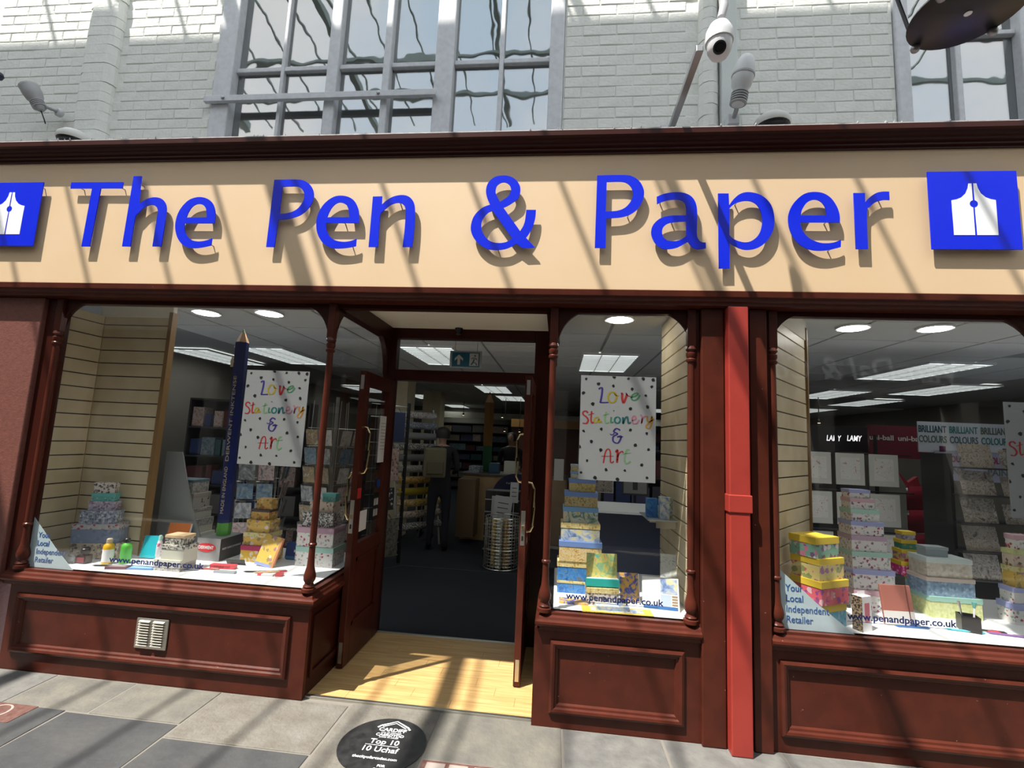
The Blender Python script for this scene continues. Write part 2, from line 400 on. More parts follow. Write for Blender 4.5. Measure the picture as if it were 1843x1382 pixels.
# brick pier on the left, slightly proud and rounded at its edges
def pier(x0, x1, name='pier_brick', zz=(3.40, 4.75)):
    z = zz[0]; k = 0
    while z < zz[1]:
        c = .045; t = WY - .07; j = random.uniform(-.004, .004)
        poly = [(x0, WY + .02), (x0, t + c), (x0 + c * .4, t + c * .3), (x0 + c, t), (x1 - c, t), (x1 - c * .4, t + c * .3), (x1, t + c), (x1, WY + .02)]
        MB().prism([(p[0] + j, p[1] + random.uniform(-.0015, .0015)) for p in poly], 'z', z + .0015, z + .0735).build(name, M_brick, wall)
        z += .075; k += 1
    MB().prism([(x0 + .006, WY + .02), (x0 + .006, WY - .02), (x0 + .05, WY - .062), (x1 - .05, WY - .062), (x1 - .006, WY - .02), (x1 - .006, WY + .02)], 'z', zz[0], 7.0).build('pier_core', M_brick, wall)
pier(-3.60, -3.345)
pier(.815, .935)
sbox('pier_board', mat('pale board paint', (.60, .63, .61), .6), (.94, 1.035, WY - .085, WY + .02, 3.40, 7.0), wall, bev=.006)

# ---- upper windows
def upper_window(name, label, x0, x1, cols, mull, bar, zt=6.1, rows=((3.36, 4.105), (4.14, 4.92), (4.955, 6.0))):
    W = struct(name, label)
    YF = WY + .05
    fr = MB()
    for (a, b) in ((x0, cols[0][0]), (cols[-1][1], x1)): fr.box(a, b, WY - .02, WY + .12, 3.34, zt)
    fr.box(x0, x1, WY - .02, WY + .12, zt - .1, zt)
    fr.build('window_frame', M_frame, W, bev=.008)
    for (a, b) in mull: MB().box(a, b, WY - .01, WY + .11, 3.34, zt - .1).build('mullion', M_frame, W, bev=.008)
    for i in range(len(cols) - 1):
        a, b = cols[i][1], cols[i + 1][0]
        if b - a < .05: MB().box(a, b, WY + .015, WY + .075, 3.34, zt - .1).build('glazing_bar', M_frame, W, bev=.005)
    for (c0, c1) in cols:
        for i, (r0, r1) in enumerate(rows):
            if i: MB().box(c0, c1, WY + .02, WY + .07, rows[i - 1][1], r0).build('glazing_bar', M_frame, W, bev=.005)
            p = MB().box(c0, c1, YF, YF + .004, r0, r1).build('pane', G_up, W)
            p.rotation_euler = (0, 0, 0)
    if bar: MB().box(bar[0], bar[1], WY - .055, WY - .025, 3.828, 3.872).build('security_bar', M_frame, W, bev=.003)
    if bar:
        for bx in (bar[0] + .15, -1.30): MB().lathe([(.012, 0), (.012, .008), (.006, .011)], (bx, WY - .055, 3.85), 10, (0, -1, 0)).build('bolt', M_steel, W)
    return W
upper_window('window_4', 'wide white framed upper window of twelve old panes above the word Pen', -2.555, -.052,
    [(-2.42, -2.075), (-2.05, -1.715), (-1.635, -1.305), (-1.255, -.935), (-.805, -.492), (-.462, -.148)], [(-1.715, -1.635), (-.935, -.805), (-1.305, -1.255)], (-2.585, -.90))
upper_window('window_5', 'white framed upper window at the right behind the black lantern', 2.005, 3.4,
    [(2.085, 2.365), (2.40, 2.72), (2.80, 3.10), (3.13, 3.34)], [(2.72, 2.80)], None, rows=((3.36, 4.18), (4.21, 4.92), (4.955, 6.0)))
rm = mat('dim room plaster', (.20, .17, .15), .9)
up = struct('wall_upper_room', 'dim room behind the upper windows')
for b in [(-9, 9, 2.2, 2.3, 3.3, 7), (-9, 9, .34, 2.3, 3.2, 3.3), (-9, 9, .34, 2.3, 7.0, 7.1), (.4, .5, .34, 2.2, 3.3, 7)]: sbox('room_face', rm, b, up)
# ---- glazed arcade roof: rafters, wider trusses, an added slab shading the upper wall and the facade across the arcade
M_roof = mat('grey green roof iron', (.30, .36, .34), .6)
roof = struct('roof', 'iron rafters of the glazed arcade roof')
ZR = 7.2; SH = (ZR - 3.19) / 3.0
def rafter(xs, wd, dp=.10, nm='rafter'):
    x = xs - 1.17 * SH
    pts = [(.1, ZR), (-2.4, ZR + .35), (-4.8, ZR), (-4.8, ZR + dp), (-2.4, ZR + .35 + dp), (.1, ZR + dp)]
    MB().prism(pts, 'x', x - wd / 2, x + wd / 2).build(nm, M_roof, roof)
xs = [at(p, 318, FY).x for p in (94, 234, 357, 505, 655, 813, 973, 1145, 1317, 1500, 1688)]
for x in xs: rafter(x, .022, .03)
for k in range(1, 9): rafter(xs[0] - .53 * k, .022, .03); rafter(xs[-1] + .57 * k, .022, .03)
rafter(at(458, 318, FY).x, .09, .12, 'truss'); rafter(at(1165, 318, FY).x, .05, .08, 'truss')
rafter(at(458, 318, FY).x - 2.6, .10, .16, 'truss'); rafter(at(1180, 318, FY).x + 2.6, .10, .16, 'truss')
MB().box(-9, 9, -1.40, -.83, ZR - .06, ZR - .02).build('shade_slab', M_roof, roof)  # unseen slab, placed and sized to throw the shade band on the upper wall
for yy in (-3.3, -4.1): MB().box(-9, 9, yy - .03, yy + .03, ZR + .05, ZR + .12).build('purlin', M_roof, roof)
opp = struct('wall_opposite', 'plain facade on the other side of the arcade')
M_opp = mat('opposite stone', (.26, .24, .21), .8, noise=(1.5, (.34, .32, .29), 1))
sbox('facade_face', M_opp, (-9, 9, -5.1, -4.8, 3.2, 6.9), opp)
sbox('fascia_face', M_dark, (-9, 9, -5.1, -4.75, 2.35, 3.2), opp)
sbox('stall_face', M_dark, (-9, 9, -5.4, -4.78, 0, .6), opp)
sbox('interior_face', M_dark, (-9, 9, -5.4, -5.3, .6, 2.4), opp)
for x in range(-8, 9, 2): sbox('shop_pier', M_opp, (x - .12, x + .12, -5.1, -4.72, 0, 2.4), opp)
for x in range(-8, 9, 2): sbox('facade_window', M_frame, (x + .5, x + 1.5, -4.82, -4.78, 3.8, 5.6), opp)
for sx in (-1, 1): sbox('end_blocker', M_opp, (min(sx * 9, sx * 9.2), max(sx * 9, sx * 9.2), -5.5, .3, 0, 7.0), opp)  # walls added across both ends to shut out low sky light
text('shop_lettering', 'Van-Dal & Co', .52, M_white, opp, (4.6, -4.735, 2.68), rot=(90, 0, 180), shear=.25, extr=.01, width=2.6)

# ---- fascia and cornice
fas = struct('wall_fascia', 'cream painted fascia board carrying the shop sign')
sbox('fascia_board', M_cream, (-5.2, -1.2, FY, .08, 2.44, 3.30), fas)
sbox('fascia_board', M_cream, (-1.2, .93, FY, .08, 2.44, 3.30), fas)
sbox('fascia_board', M_cream, (.93, 4.5, FY, .08, 2.44, 3.30), fas)
cor = struct('trim_1', 'dark maroon moulded cornice along the top of the sign')
prof = [(-.18, 0), (.010, 0), (.010, .015), (.024, .018), (.024, .034), (.040, .038), (.042, .052), (.058, .056), (.062, .072), (.082, .078), (.082, .108), (-.18, .114)]
MB().sweep(prof, [(-5.2, FY, 3.287, 0, -1), (4.5, FY, 3.287, 0, -1)]).build('cornice', M_maroon_shade, cor)
M_lead = mat('lead flashing', (.42, .40, .40), .6, bump=.4)
MB().box(-5.2, 4.5, FY - .080, .10, 3.397, 3.403).build('flashing', M_lead, cor)
for k in range(70):      # ragged bits of sealant along the cornice edge
    x = random.uniform(-4.0, 2.8); s = random.uniform(.004, .012)
    MB().lathe([(.002, 0), (s * .5, s * .4), (.001, s * 1.6)], (x, FY - .076 + random.uniform(-.004, .006), 3.401), 5, (random.uniform(-.5, .5), -.4, 1)).build('sealant_crumb', M_lead, cor)
arch = struct('trim_2', 'maroon lintel running under the cream fascia')
MB().sweep([(-.15, 0), (-.012, 0), (-.012, .016), (0, .022), (.0, .040), (.012, .046), (.014, .078), (.004, .084), (-.15, .084)],
           [(-5.2, FY, 2.362, 0, -1), (4.5, FY, 2.362, 0, -1)]).build('lintel', M_maroon, arch)
MB().sweep([(-.06, 0), (-.005, 0), (-.005, .03), (.01, .036), (.01, .10), (-.06, .10)], [(-4.2, .01, 2.335, 0, -1), (4.5, .01, 2.335, 0, -1)]).build('window_head', M_maroon_shade, arch)

# ---- pilasters, downpipe
def pilaster(name, label, x0, x1, y0=-.03, m=None):
    P = struct(name, label)
    MB().box(x0, x1, y0, .12, 0, 2.36).build('pilaster_face', m or M_maroon, P, bev=.006)
    return P
pilaster('trim_3', 'sunlit maroon pilaster at the far left edge', -4.15, -3.485, m=mat('faded dusty maroon paint', (.17, .060, .045), .5, noise=(40, (.13, .045, .034), 1), bump=.2, bscale=90))
pilaster('trim_4', 'maroon pilaster left of the red downpipe', .80, .925)
pilaster('trim_5', 'maroon pilaster right of the red downpipe', 1.065, 1.16)
sbox('trim_6', M_maroon_shade, (.925, 1.065, .03, .12, 0, 2.36), label='dark recess behind the red downpipe')
dp = thing('downpipe', 'square red painted downpipe in front of the maroon pilaster', 'downpipe', (.985, -.03, 0))
MB().box(-.055, .055, -.055, .05, 1.30, 2.36).build('upper_length', M_red, dp, bev=.006)
MB().box(-.062, .062, -.062, .055, 1.215, 1.31).build('collar', M_red, dp, bev=.005)
MB().box(-.055, .052, -.056, .05, 0, 1.22).build('lower_length', M_red, dp, bev=.006)

# ---- display windows
def ring(mb, x0, x1, z0, z1, prof, Y):
    """mitred moulding round a rectangle; prof = (inward offset, y offset)"""
    n = len(prof); vs = []; fs = []
    for (cx, cz, sx, sz) in ((x0, z0, 1, 1), (x1, z0, -1, 1), (x1, z1, -1, -1), (x0, z1, 1, -1)):
        for (i, o) in prof: vs.append((cx + sx * i, Y + o, cz + sz * i))
    for c in range(4):
        d = (c + 1) % 4
        for k in range(n - 1): fs.append((c * n + k, d * n + k, d * n + k + 1, c * n + k + 1))
    mb.add(vs, fs)
BOL = [(0, 0), (.003, -.014), (.016, -.021), (.028, -.017), (.034, -.007), (.044, -.004), (.052, .010)]
SILL = [(-.06, 0), (0.0, 0), (.012, .006), (.014, .024), (.03, .032), (.04, .046), (.038, .058), (.024, .066), (.018, .078), (.004, .086), (.002, .1), (-.06, .1)]
DECK = .60
def stall_front(W, x0, x1, px0, px1, pz0=.095, pz1=.455):
    mb = MB()
    mb.box(x0, x1, 0, .03, 0, pz0 + .02); mb.box(x0, x1, 0, .03, pz1 - .02, .51)
    mb.box(x0, px0 + .02, 0, .03, pz0 + .02, pz1 - .02); mb.box(px1 - .02, x1, 0, .03, pz0 + .02, pz1 - .02)
    mb.build('stall_frame', M_maroon, W)
    MB().box(x0 + .04, x1 - .04, .008, .06, 0.02, .5).build('stall_panel', M_maroon, W)
    mb = MB(); ring(mb, px0, px1, pz0, pz1, BOL, 0); mb.build('panel_moulding', M_maroon, W)
def quarter(mb, xc, s, r, zt=2.35, y0=.012, y1=.05, rz=None, axis='y', n=10):
    rz = rz or r
    pts = [(xc, zt)] + [(xc + s * r * (1 - math.cos(a)), zt - rz + rz * math.sin(a)) for a in [math.pi / 2 * i / n for i in range(n + 1)]]
    mb.prism(pts, axis, y0, y1)
def turned_column(name, parent, x, y, half=False):
    prof = [(.040, .60), (.040, .618), (.030, .622), (.034, .632), (.026, .642), (.024, .650), (.034, .668), (.036, .690), (.030, .715), (.022, .745), (.019, .80), (.018, .86),
            (.025, .866), (.025, .876), (.019, .882), (.0205, 1.2), (.0205, 1.7), (.019, 2.045), (.027, 2.05), (.029, 2.062), (.022, 2.07), (.028, 2.085), (.028, 2.10), (.020, 2.107), (.031, 2.122), (.026, 2.14)]
    c = MB().lathe(prof, (x, y, 0), 18).build(name, M_maroon, parent, smooth=True)
    MB().box(x - .024, x + .024, y - .024, y + .024, 2.135, 2.36).build('column_head', M_maroon, c, bev=.005)
    return c
def pane_box(W, b, name='pane', m=None): return MB().box(*b).build(name, m or G_shop, W)

# left bay
W1 = struct('window_1', 'large left display window with arched corners and maroon panelled stall')
stall_front(W1, -3.42, -1.43, -3.36, -1.535, .105, .455)
MB().sweep(SILL, [(-3.46, 0, .5, 0, -1), (-1.43, 0, .5, 1, -1), (-1.43, .95, .5, 1, 0)]).build('sill', M_maroon, W1)
MB().box(-1.47, -1.4301, .031, .95, 0, .51).build('stall_return', M_maroon_shade, W1)
mb = MB(); mb.box(-1.432, -1.418, .05, .90, .10, .13); mb.box(-1.432, -1.418, .05, .90, .42, .45); mb.box(-1.432, -1.418, .05, .08, .13, .42); mb.box(-1.432, -1.418, .87, .90, .13, .42); mb.build('return_moulding', M_maroon_shade, W1)
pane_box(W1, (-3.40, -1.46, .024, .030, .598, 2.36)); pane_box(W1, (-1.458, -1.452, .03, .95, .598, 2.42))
mb = MB(); mb.box(-3.485, -3.375, .0, .07, .5, 2.36); mb.build('jamb', M_maroon_shade, W1, bev=.006)
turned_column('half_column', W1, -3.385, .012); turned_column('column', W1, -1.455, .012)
mb = MB(); quarter(mb, -3.38, 1, .20); quarter(mb, -1.478, -1, .20, rz=.24); mb.build('bracket', M_maroon_shade, W1)
mb = MB(); quarter(mb, .03, 1, .30, zt=2.40, y0=-1.475, y1=-1.435, rz=.30, axis='x'); quarter(mb, .96, -1, .36, zt=2.40, y0=-1.475, y1=-1.435, axis='x'); mb.build('return_bracket', M_maroon_shade, W1)
MB().box(-1.49, -1.415, .03, .97, 2.335, 2.46).build('return_head', M_maroon_shade, W1)
MB().box(-3.58, -1.46, .03, .95, .52, DECK).build('display_deck', M_shelf, W1)
v = thing('vent', 'small louvred metal air vent in the left stall panel', 'vent', at(272, 1141, 0) + Vector((0, -.011, 0)))
c = v.location.copy()
MB().box(-.106, .106, .010, .019, -.088, .088).build('plate', M_metal, v, bev=.006)
for sx in (-.047, .047):
    for k in range(10):
        z = -.068 + k * .0150
        MB().prism([(.011, z), (-.003, z - .001), (-.003, z + .003), (.011, z + .010)], 'x', sx - .036, sx + .036).build('louvre', M_metal, v)
# middle bay
W2 = struct('window_2', 'narrow middle display window beside the door with maroon panelled stall')
stall_front(W2, -.10, .8005, -.01, .715, .075, .455)
MB().sweep(SILL, [(-.06, .95, .5, -1, 0), (-.06, 0, .5, -1, -1), (.80, 0, .5, 0, -1)]).build('sill', M_maroon, W2)
MB().box(-.0999, -.06, .031, .95, 0, .51).build('stall_return', M_maroon_shade, W2)
pane_box(W2, (-.035, .755, .024, .030, .598, 2.36)); pane_box(W2, (-.052, -.046, .03, .95, .598, 2.42))
mb = MB(); mb.box(.745, .80, 0, .07, .5, 2.36); mb.build('jamb', M_maroon_shade, W2, bev=.006)
turned_column('column', W2, -.05, .012); turned_column('half_column', W2, .752, .012)
mb = MB(); quarter(mb, -.027, 1, .20, rz=.24); quarter(mb, .755, -1, .20, rz=.22); mb.build('bracket', M_maroon_shade, W2)
mb = MB(); quarter(mb, .03, 1, .25, zt=2.40, y0=-.07, y1=-.035, axis='x'); quarter(mb, .96, -1, .25, zt=2.40, y0=-.07, y1=-.035, axis='x'); mb.build('return_bracket', M_maroon_shade, W2)
MB().box(-.10, -.02, .03, .97, 2.335, 2.46).build('return_head', M_maroon_shade, W2)
MB().box(-.045, .79, .03, .95, .52, DECK).build('display_deck', M_shelf, W2)
# right bay
W3 = struct('window_3', 'large right display window with maroon panelled stall')
stall_front(W3, 1.165, 3.6, 1.205, 3.3, .08, .455)
MB().sweep(SILL, [(1.16, 0, .5, 0, -1), (3.6, 0, .5, 0, -1)]).build('sill', M_maroon, W3)
pane_box(W3, (1.19, 3.3, .024, .030, .598, 2.36))
mb = MB(); mb.box(1.16, 1.205, 0, .07, .5, 2.36); mb.build('jamb', M_maroon_shade, W3, bev=.006)
mb = MB(); mb.box(2.60, 2.67, 0, .07, .6, 2.36); mb.build('mullion', M_maroon_shade, W3, bev=.006)
turned_column('half_column', W3, 1.203, .012)
mb = MB(); quarter(mb, 1.20, 1, .20, rz=.22); quarter(mb, 2.61, -1, .24, rz=.26); quarter(mb, 2.66, 1, .2); mb.build('bracket', M_maroon_shade, W3)
MB().box(1.165, 3.5, .03, .95, .52, DECK).build('display_deck', M_shelf, W3)

# neighbouring window beyond the left pilaster
W6 = struct('window_6', 'edge of the neighbouring window left of the far left pilaster')
stall_front(W6, -6.4, -4.15, -6.3, -4.25)
MB().sweep(SILL, [(-6.4, 0, .5, 0, -1), (-4.15, 0, .5, 0, -1)]).build('sill', M_maroon, W6)
pane_box(W6, (-6.4, -4.15, .024, .030, .598, 2.36))
MB().box(-6.4, -4.15, .03, .115, .52, DECK).build('display_deck', M_shelf, W6)
# ---- entrance lobby
lob = struct('floor_lobby', 'oak laminate floor of the entrance lobby')
yy = .055
for r in range(10):
    x = -1.43; cuts = sorted([-1.43, -.10] + [-1.2 + ((r * 37) % 50) / 100 + .62 * k for k in range(2)])
    for a, b in zip(cuts, cuts[1:]):
        MB().box(a + .0008, b - .0008, yy + .0006, yy + .0944 - .0006, -.02, .006).build('plank', M_lam, lob)
    yy += .0944
MB().box(-1.43, -.10, .030, .056, -.02, .012).build('threshold_strip', M_metal, lob, bev=.003)
MB().box(-1.40, -.2, .99, 1.02, -.02, .010).build('inner_strip', M_metal, lob, bev=.003)
sbox('ceiling_lobby', M_soffit, (-1.46, -.06, .05, 1.0, 2.44, 2.47), label='cream soffit over the entrance lobby')
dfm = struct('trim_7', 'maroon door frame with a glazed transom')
MB().box(-1.475, -1.372, .97, 1.05, 0, 2.46).build('frame_post', M_maroon_shade, dfm, bev=.005)
MB().box(-.215, -.05, .97, 1.05, 0, 2.46).build('frame_post', M_maroon_shade, dfm, bev=.005)
MB().box(-1.372, -.215, .97, 1.05, 2.355, 2.46).build('frame_head', M_maroon_shade, dfm, bev=.005)
MB().box(-1.372, -.215, .97, 1.05, 2.0, 2.09).build('transom_rail', M_maroon_shade, dfm, bev=.005)
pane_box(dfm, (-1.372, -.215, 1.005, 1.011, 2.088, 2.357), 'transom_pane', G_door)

def door_leaf(name, label, hx, lead_y, sgn):
    """leaf standing open, running from the hinge at y=.965 out to lead_y; sgn=+1: inner face towards +x"""
    d = struct(name, label, (hx, .965, .012)); t = .044; L = .965 - lead_y; H = 1.975
    x0, x1 = -t / 2, t / 2
    for (a, b) in ((-.095, 0), (-L, -L + .085)): MB().box(x0, x1, a, b, 0, H).build('stile', M_maroon, d, bev=.003)
    for (a, b) in ((0, .24), (.68, .78), (H - .10, H)): MB().box(x0, x1, -L + .085, -.095, a, b).build('rail', M_maroon, d, bev=.003)
    MB().box(x0 + .012, x1 - .012, -L + .085, -.095, .24, .68).build('lower_panel', M_maroon, d)
    for sx in (x0 - .001, x1 - .007):
        mb = MB(); a0, a1, b0, b1 = -L + .085, -.095, .24, .68
        for bx in ((a0, a1, b0, b0 + .022), (a0, a1, b1 - .022, b1), (a0, a0 + .022, b0, b1), (a1 - .022, a1, b0, b1)): mb.box(sx, sx + .008, *bx)
        mb.build('panel_bead', M_maroon, d)
    MB().box(-.003, .003, -L + .085, -.095, .78, H - .10).build('pane', G_door, d)
    for s, zc in ((sgn, 1.42), (-sgn, 1.10)):
        y = -L + .045
        for zz in (zc - .15, zc + .15): pass
        path = [(s * .022, y, zc - .16), (s * .045, y, zc - .155), (s * .062, y, zc - .12), (s * .066, y, zc), (s * .062, y, zc + .12), (s * .045, y, zc + .155), (s * .022, y, zc + .16)]
        MB().tube(path, .0085, 10).build('pull_handle', M_brass, d, smooth=True)
    pl = MB().box(x0 + .008, x1 - .008, -L - .0025, -L + .002, .86, 1.08).build('lock_plate', M_metal, d, bev=.001)
    MB().box(-.008, .008, -L - .012, -L, .955, .985).build('latch', M_brass, pl)
    MB().box(-.006, .006, -L - .004, -L - .002, .89, .92).build('keyhole', M_black, pl)
    MB().box(x0 + .01, x1 - .01, -L - .002, -L + .002, H - .13, H - .03).build('bolt_plate', M_metal, d)
    MB().box(x0 + .01, x1 - .01, -L - .002, -L + .002, .03, .16).build('bolt_plate', M_metal, d)
    return d
d1 = door_leaf('door_1', 'left glazed maroon door leaf standing open against the left window', -1.385, .375, 1)
d2 = door_leaf('door_2', 'right glazed maroon door leaf standing open edge on', -.215, .365, -1)

# ---- shop interior shell
CZ = 2.50
sbox('floor', M_carpet, (-5.2, 6.8, 1.02, 12.0, -.03, .0), label='dark carpet of the shop')
fl = struct('trim_8', 'thin seam strip across the shop carpet')
MB().prism([(-2.10, 2.58), (-1.80, 2.905), (-.40, 2.905), (-.40, 2.92), (-1.805, 2.92), (-2.11, 2.59)], 'z', 0, .003).build('seam_strip', mat('seam', (.05, .055, .06), .6), fl)
M_inwall = mat('shop wall', (.20, .18, .15), .8)
sbox('wall_back', M_inwall, (-5.2, 6.8, 12.0, 12.1, 0, 2.6), label='back wall of the shop')
sbox('wall_left', M_inwall, (-5.3, -5.2, .08, 12.0, 0, 2.6), label='left wall of the shop')
sbox('wall_right', M_inwall, (6.8, 6.9, .08, 12.0, 0, 2.6), label='right wall of the shop')
sbox('wall_pier_left', M_dark, (-5.2, -3.57, .12, .2, 0, 2.6), label='wall behind the left pilaster')
sbox('wall_pier_right', M_dark, (3.4, 6.8, .12, .2, 0, 2.6), label='wall behind the right shopfront end')
sbox('wall_pier_middle', M_slat, (.80, 1.155, .12, .95, 0, 2.5), label='pier between middle and right windows')
ceil = struct('ceiling', 'suspended tile ceiling of the shop')
sbox('ceiling_deck', M_grid, (-5.2, 6.8, .06, 12.0, CZ + .012, CZ + .10), ceil)
sbox('fascia_back', M_dark, (-5.2, 6.8, .081, .12, 2.4, 3.3), ceil)
troffers = []   # (x, y) centres of 1.2 x .6 fittings
def tpos(a, b): p = gr(a, b, CZ); return p.x, p.y
TR = [tpos(517, 640), tpos(1090, 653), tpos(765, 713), tpos(822, 730), tpos(890, 700), tpos(920, 716), tpos(1650, 668), tpos(1490, 709), tpos(1690, 701), tpos(1553, 724), tpos(1455, 738), tpos(395, 642), tpos(790, 640), tpos(1180, 738), tpos(660, 700)]
holes = []
tile0 = MB().box(-.288, .288, -.288, .288, 0, .014).build('ceiling_tile', M_tile, ceil, bev=.004)
tile_me = tile0.data; bpy.data.objects.remove(tile0)
for i in range(-6, 9):
    for j in range(0, 12):
        x = i * .6 + .1; y = .40 + j * .6
        if -1.6 < x < .1 and y < 1.1: continue
        if x > 4 and j < 3: continue
        o = bpy.data.objects.new('ceiling_tile', tile_me); COL.objects.link(o); o.parent = ceil; o.location = (x, y, CZ)
sbox('ceiling_field', M_tile, (-5.2, 6.8, 7.3, 12, CZ, CZ + .012), ceil)
tl = thing('ceiling_light', 'x', 'ceiling light', (0, 0, 0))
mb = MB()
mb.box(-.60, .60, -.30, -.285, -.02, .0); mb.box(-.60, .60, .285, .30, -.02, 0); mb.box(-.60, -.585, -.285, .285, -.02, 0); mb.box(.585, .60, -.285, .285, -.02, 0)
mb.build('housing', M_white, tl)
MB().box(-.585, .585, -.285, .285, -.006, -.002).build('diffuser', M_tube, tl)
mb = MB()
for k in range(1, 12): mb.box(-.585 + k * .0975 - .003, -.585 + k * .0975 + .003, -.285, .285, -.022, -.006)
for k in (1, 2): mb.box(-.585, .585, -.285 + k * .19 - .003, -.285 + k * .19 + .003, -.022, -.006)
mb.build('louvre', mat('louvre', (.5, .5, .5), .4), tl)
names = ['long louvred ceiling light behind the left poster', 'louvred ceiling light seen above the middle poster', 'ceiling light over the wrapping paper stand inside the door', 'small far ceiling light near the middle of the doorway',
    'greenish ceiling light just under the door head', 'ceiling light right of the giant red pencil in the doorway', 'large louvred ceiling light high in the right window', 'ceiling light left of centre in the right window',
    'ceiling light at the right of the right window', 'far narrow ceiling light in the right window', 'farthest ceiling light beside the slatted panel of the right window', 'greenish ceiling light left of the giant blue pencil',
    'ceiling light seen through the door transom behind the exit sign', 'far ceiling light right of the middle poster', 'ceiling light seen through the return glass left of the door']
for i, (x, y) in enumerate(TR):
    o = tl if i == 0 else copy_tree(tl)
    o.location = (x, y, CZ); o.rotation_euler = (0, 0, R(90)); o['label'] = names[i]; o['group'] = 'louvred ceiling lights of the shop'
DL = [(372, 561, 'round downlight above the left window, left one'), (485, 562, 'round downlight above the left window, right one'), (1115, 573, 'round downlight above the middle window'),
      (1535, 588, 'round downlight above the right window, left one'), (1683, 589, 'round downlight above the right window, right one')]
dl = thing('downlight', 'x', 'downlight')
MB().lathe([(.105, 0), (.112, -.004), (.108, -.016), (.09, -.012), (.086, -.004)], (0, 0, 0), 28).build('trim_ring', M_white, dl, smooth=True)
MB().lathe([(.087, -.0125), (.085, -.018), (.04, -.021)], (0, 0, 0), 28).build('lens', M_lamp, dl)
for i, (a, b, lab) in enumerate(DL):
    o = dl if i == 0 else copy_tree(dl)
    o.location = gr(a, b, CZ - .002); o['label'] = lab; o['group'] = 'round window downlights'

# slatwall panels
def slatwall(name, label, x0, y0, x1, y1, z0=DECK, z1=2.36, t=.018, pitch=.1):
    """panel standing from (x0,y0) to (x1,y1); visible face on the right-hand side of that direction"""
    d = Vector((x1 - x0, y1 - y0)); L = d.length; a = math.atan2(d.y, d.x)
    S = struct(name, label, (x0, y0, 0)); S.rotation_euler = (0, 0, a)
    MB().box(0, L, .006, .02, z0, z1).build('backing', M_dark, S)
    z = z0
    while z < z1 - .02:
        h = min(pitch - .008, z1 - z)
        MB().box(0, L, -t + .012, .012, z, z + h).build('slat', M_slat, S, bev=.002)
        z += pitch
    return S
slatwall('wall_slat_left', 'maple slatted side panel of the left window', -3.55, .10, -3.55, .46)
sp = slatwall('wall_slat_back', 'maple slatted back panel of the left window with brown edging', -3.55, .47, -2.985, .47)
MB().box(.555, .585, -.02, .03, DECK, 2.40).build('edge_trim', M_brown, sp)
MB().box(-.012, .004, -.02, .0, DECK, 2.36).build('corner_trim', M_brown, sp)
sbox('wall_bulkhead', M_soffit, (-3.58, -2.97, .455, .49, 2.36, CZ), label='cream strip above the slatted back panel')
slatwall('wall_slat_middle', 'maple slatted side panel of the middle window', .785, .95, .785, .05, z1=CZ - .004)
s3 = slatwall('wall_slat_right', 'maple slatted side panel of the right window', 1.19, .06, 1.74, .75)
MB().box(.88, .905, -.02, .03, DECK, 2.45).build('edge_trim', M_brown, s3)
MB().box(-.02, .905, -.012, .02, 2.36, CZ).build('bulkhead', M_soffit, s3)

# ================================================================ SIGN
def zoomlet(name, label, org, outer, holes=(), k=5.9452, rods=()):
    """sign letter: outline given on the sign face, real thickness, standing off on rods"""
    Y = -.031; YW = FY + Y
    def cv(pl):
        q = [at(org[0] + p[0] / k, org[1] + p[1] / k, YW) for p in smooth_poly(pl)]
        return [(v.x, v.z) for v in q]
    o = cv(outer); h = [cv(x) for x in holes]
    cx = sum(p[0] for p in o) / len(o); cz = min(p[1] for p in o)
    L = thing(name, label, 'sign letter', (cx, FY, cz), group='raised blue letters of the shop sign')
    sh = lambda pl: [(p[0] - cx, p[1] - cz) for p in pl]
    me = filled(sh(o), [sh(x) for x in h], .005)
    link_mesh('letter_face', me, M_blue, L, (0, Y + .0025, 0), (R(90), 0, 0))
    for r in rods:
        p = at(org[0] + r[0] / k, org[1] + r[1] / k, YW)
        MB().lathe([(.0035, 0), (.0035, .029)], (p.x - cx, Y + .002, p.z - cz), 8, (0, 1, 0)).build('standoff', M_steel, L)
    return L
A, B, C_, D_, E_ = (110, 290), (460, 290), (820, 290), (1050, 290), (1320, 290)
zoomlet('sign_letter', 'raised blue capital T starting the word The', A, [(108, 227), (665, 224), (655, 290), (425, 290), (305, 912), (215, 912), (330, 292), (98, 292)], rods=((200, 285), (640, 282), (270, 890)))
zoomlet('sign_letter', 'raised blue h in the middle of the word The', A, [(775, 160), (862, 160), (825, 470), (870, 430), (940, 395), (1010, 386), (1070, 400), (1110, 440), (1127, 500), (1120, 590), (1100, 720), (1070, 912), (975, 912), (1025, 600), (1035, 540), (1025, 495), (990, 470), (940, 470), (880, 500), (822, 560), (790, 610), (740, 912), (650, 912)], rods=((850, 250), (700, 880), (1020, 880)))
zoomlet('sign_letter', 'raised blue e ending the word The', A, [(1615, 825), (1540, 850), (1460, 858), (1390, 840), (1340, 790), (1318, 725), (1320, 665), (1640, 665), (1650, 590), (1645, 520), (1620, 450), (1570, 405), (1500, 384), (1430, 390), (1360, 420), (1290, 490), (1245, 570), (1222, 660), (1222, 740), (1245, 820), (1290, 885), (1350, 920), (1430, 930), (1520, 920), (1605, 900)],
    [[(1340, 602), (1360, 550), (1400, 490), (1450, 460), (1500, 460), (1540, 490), (1555, 540), (1557, 602)]], rods=((1510, 440), (1595, 890), (1260, 700)))
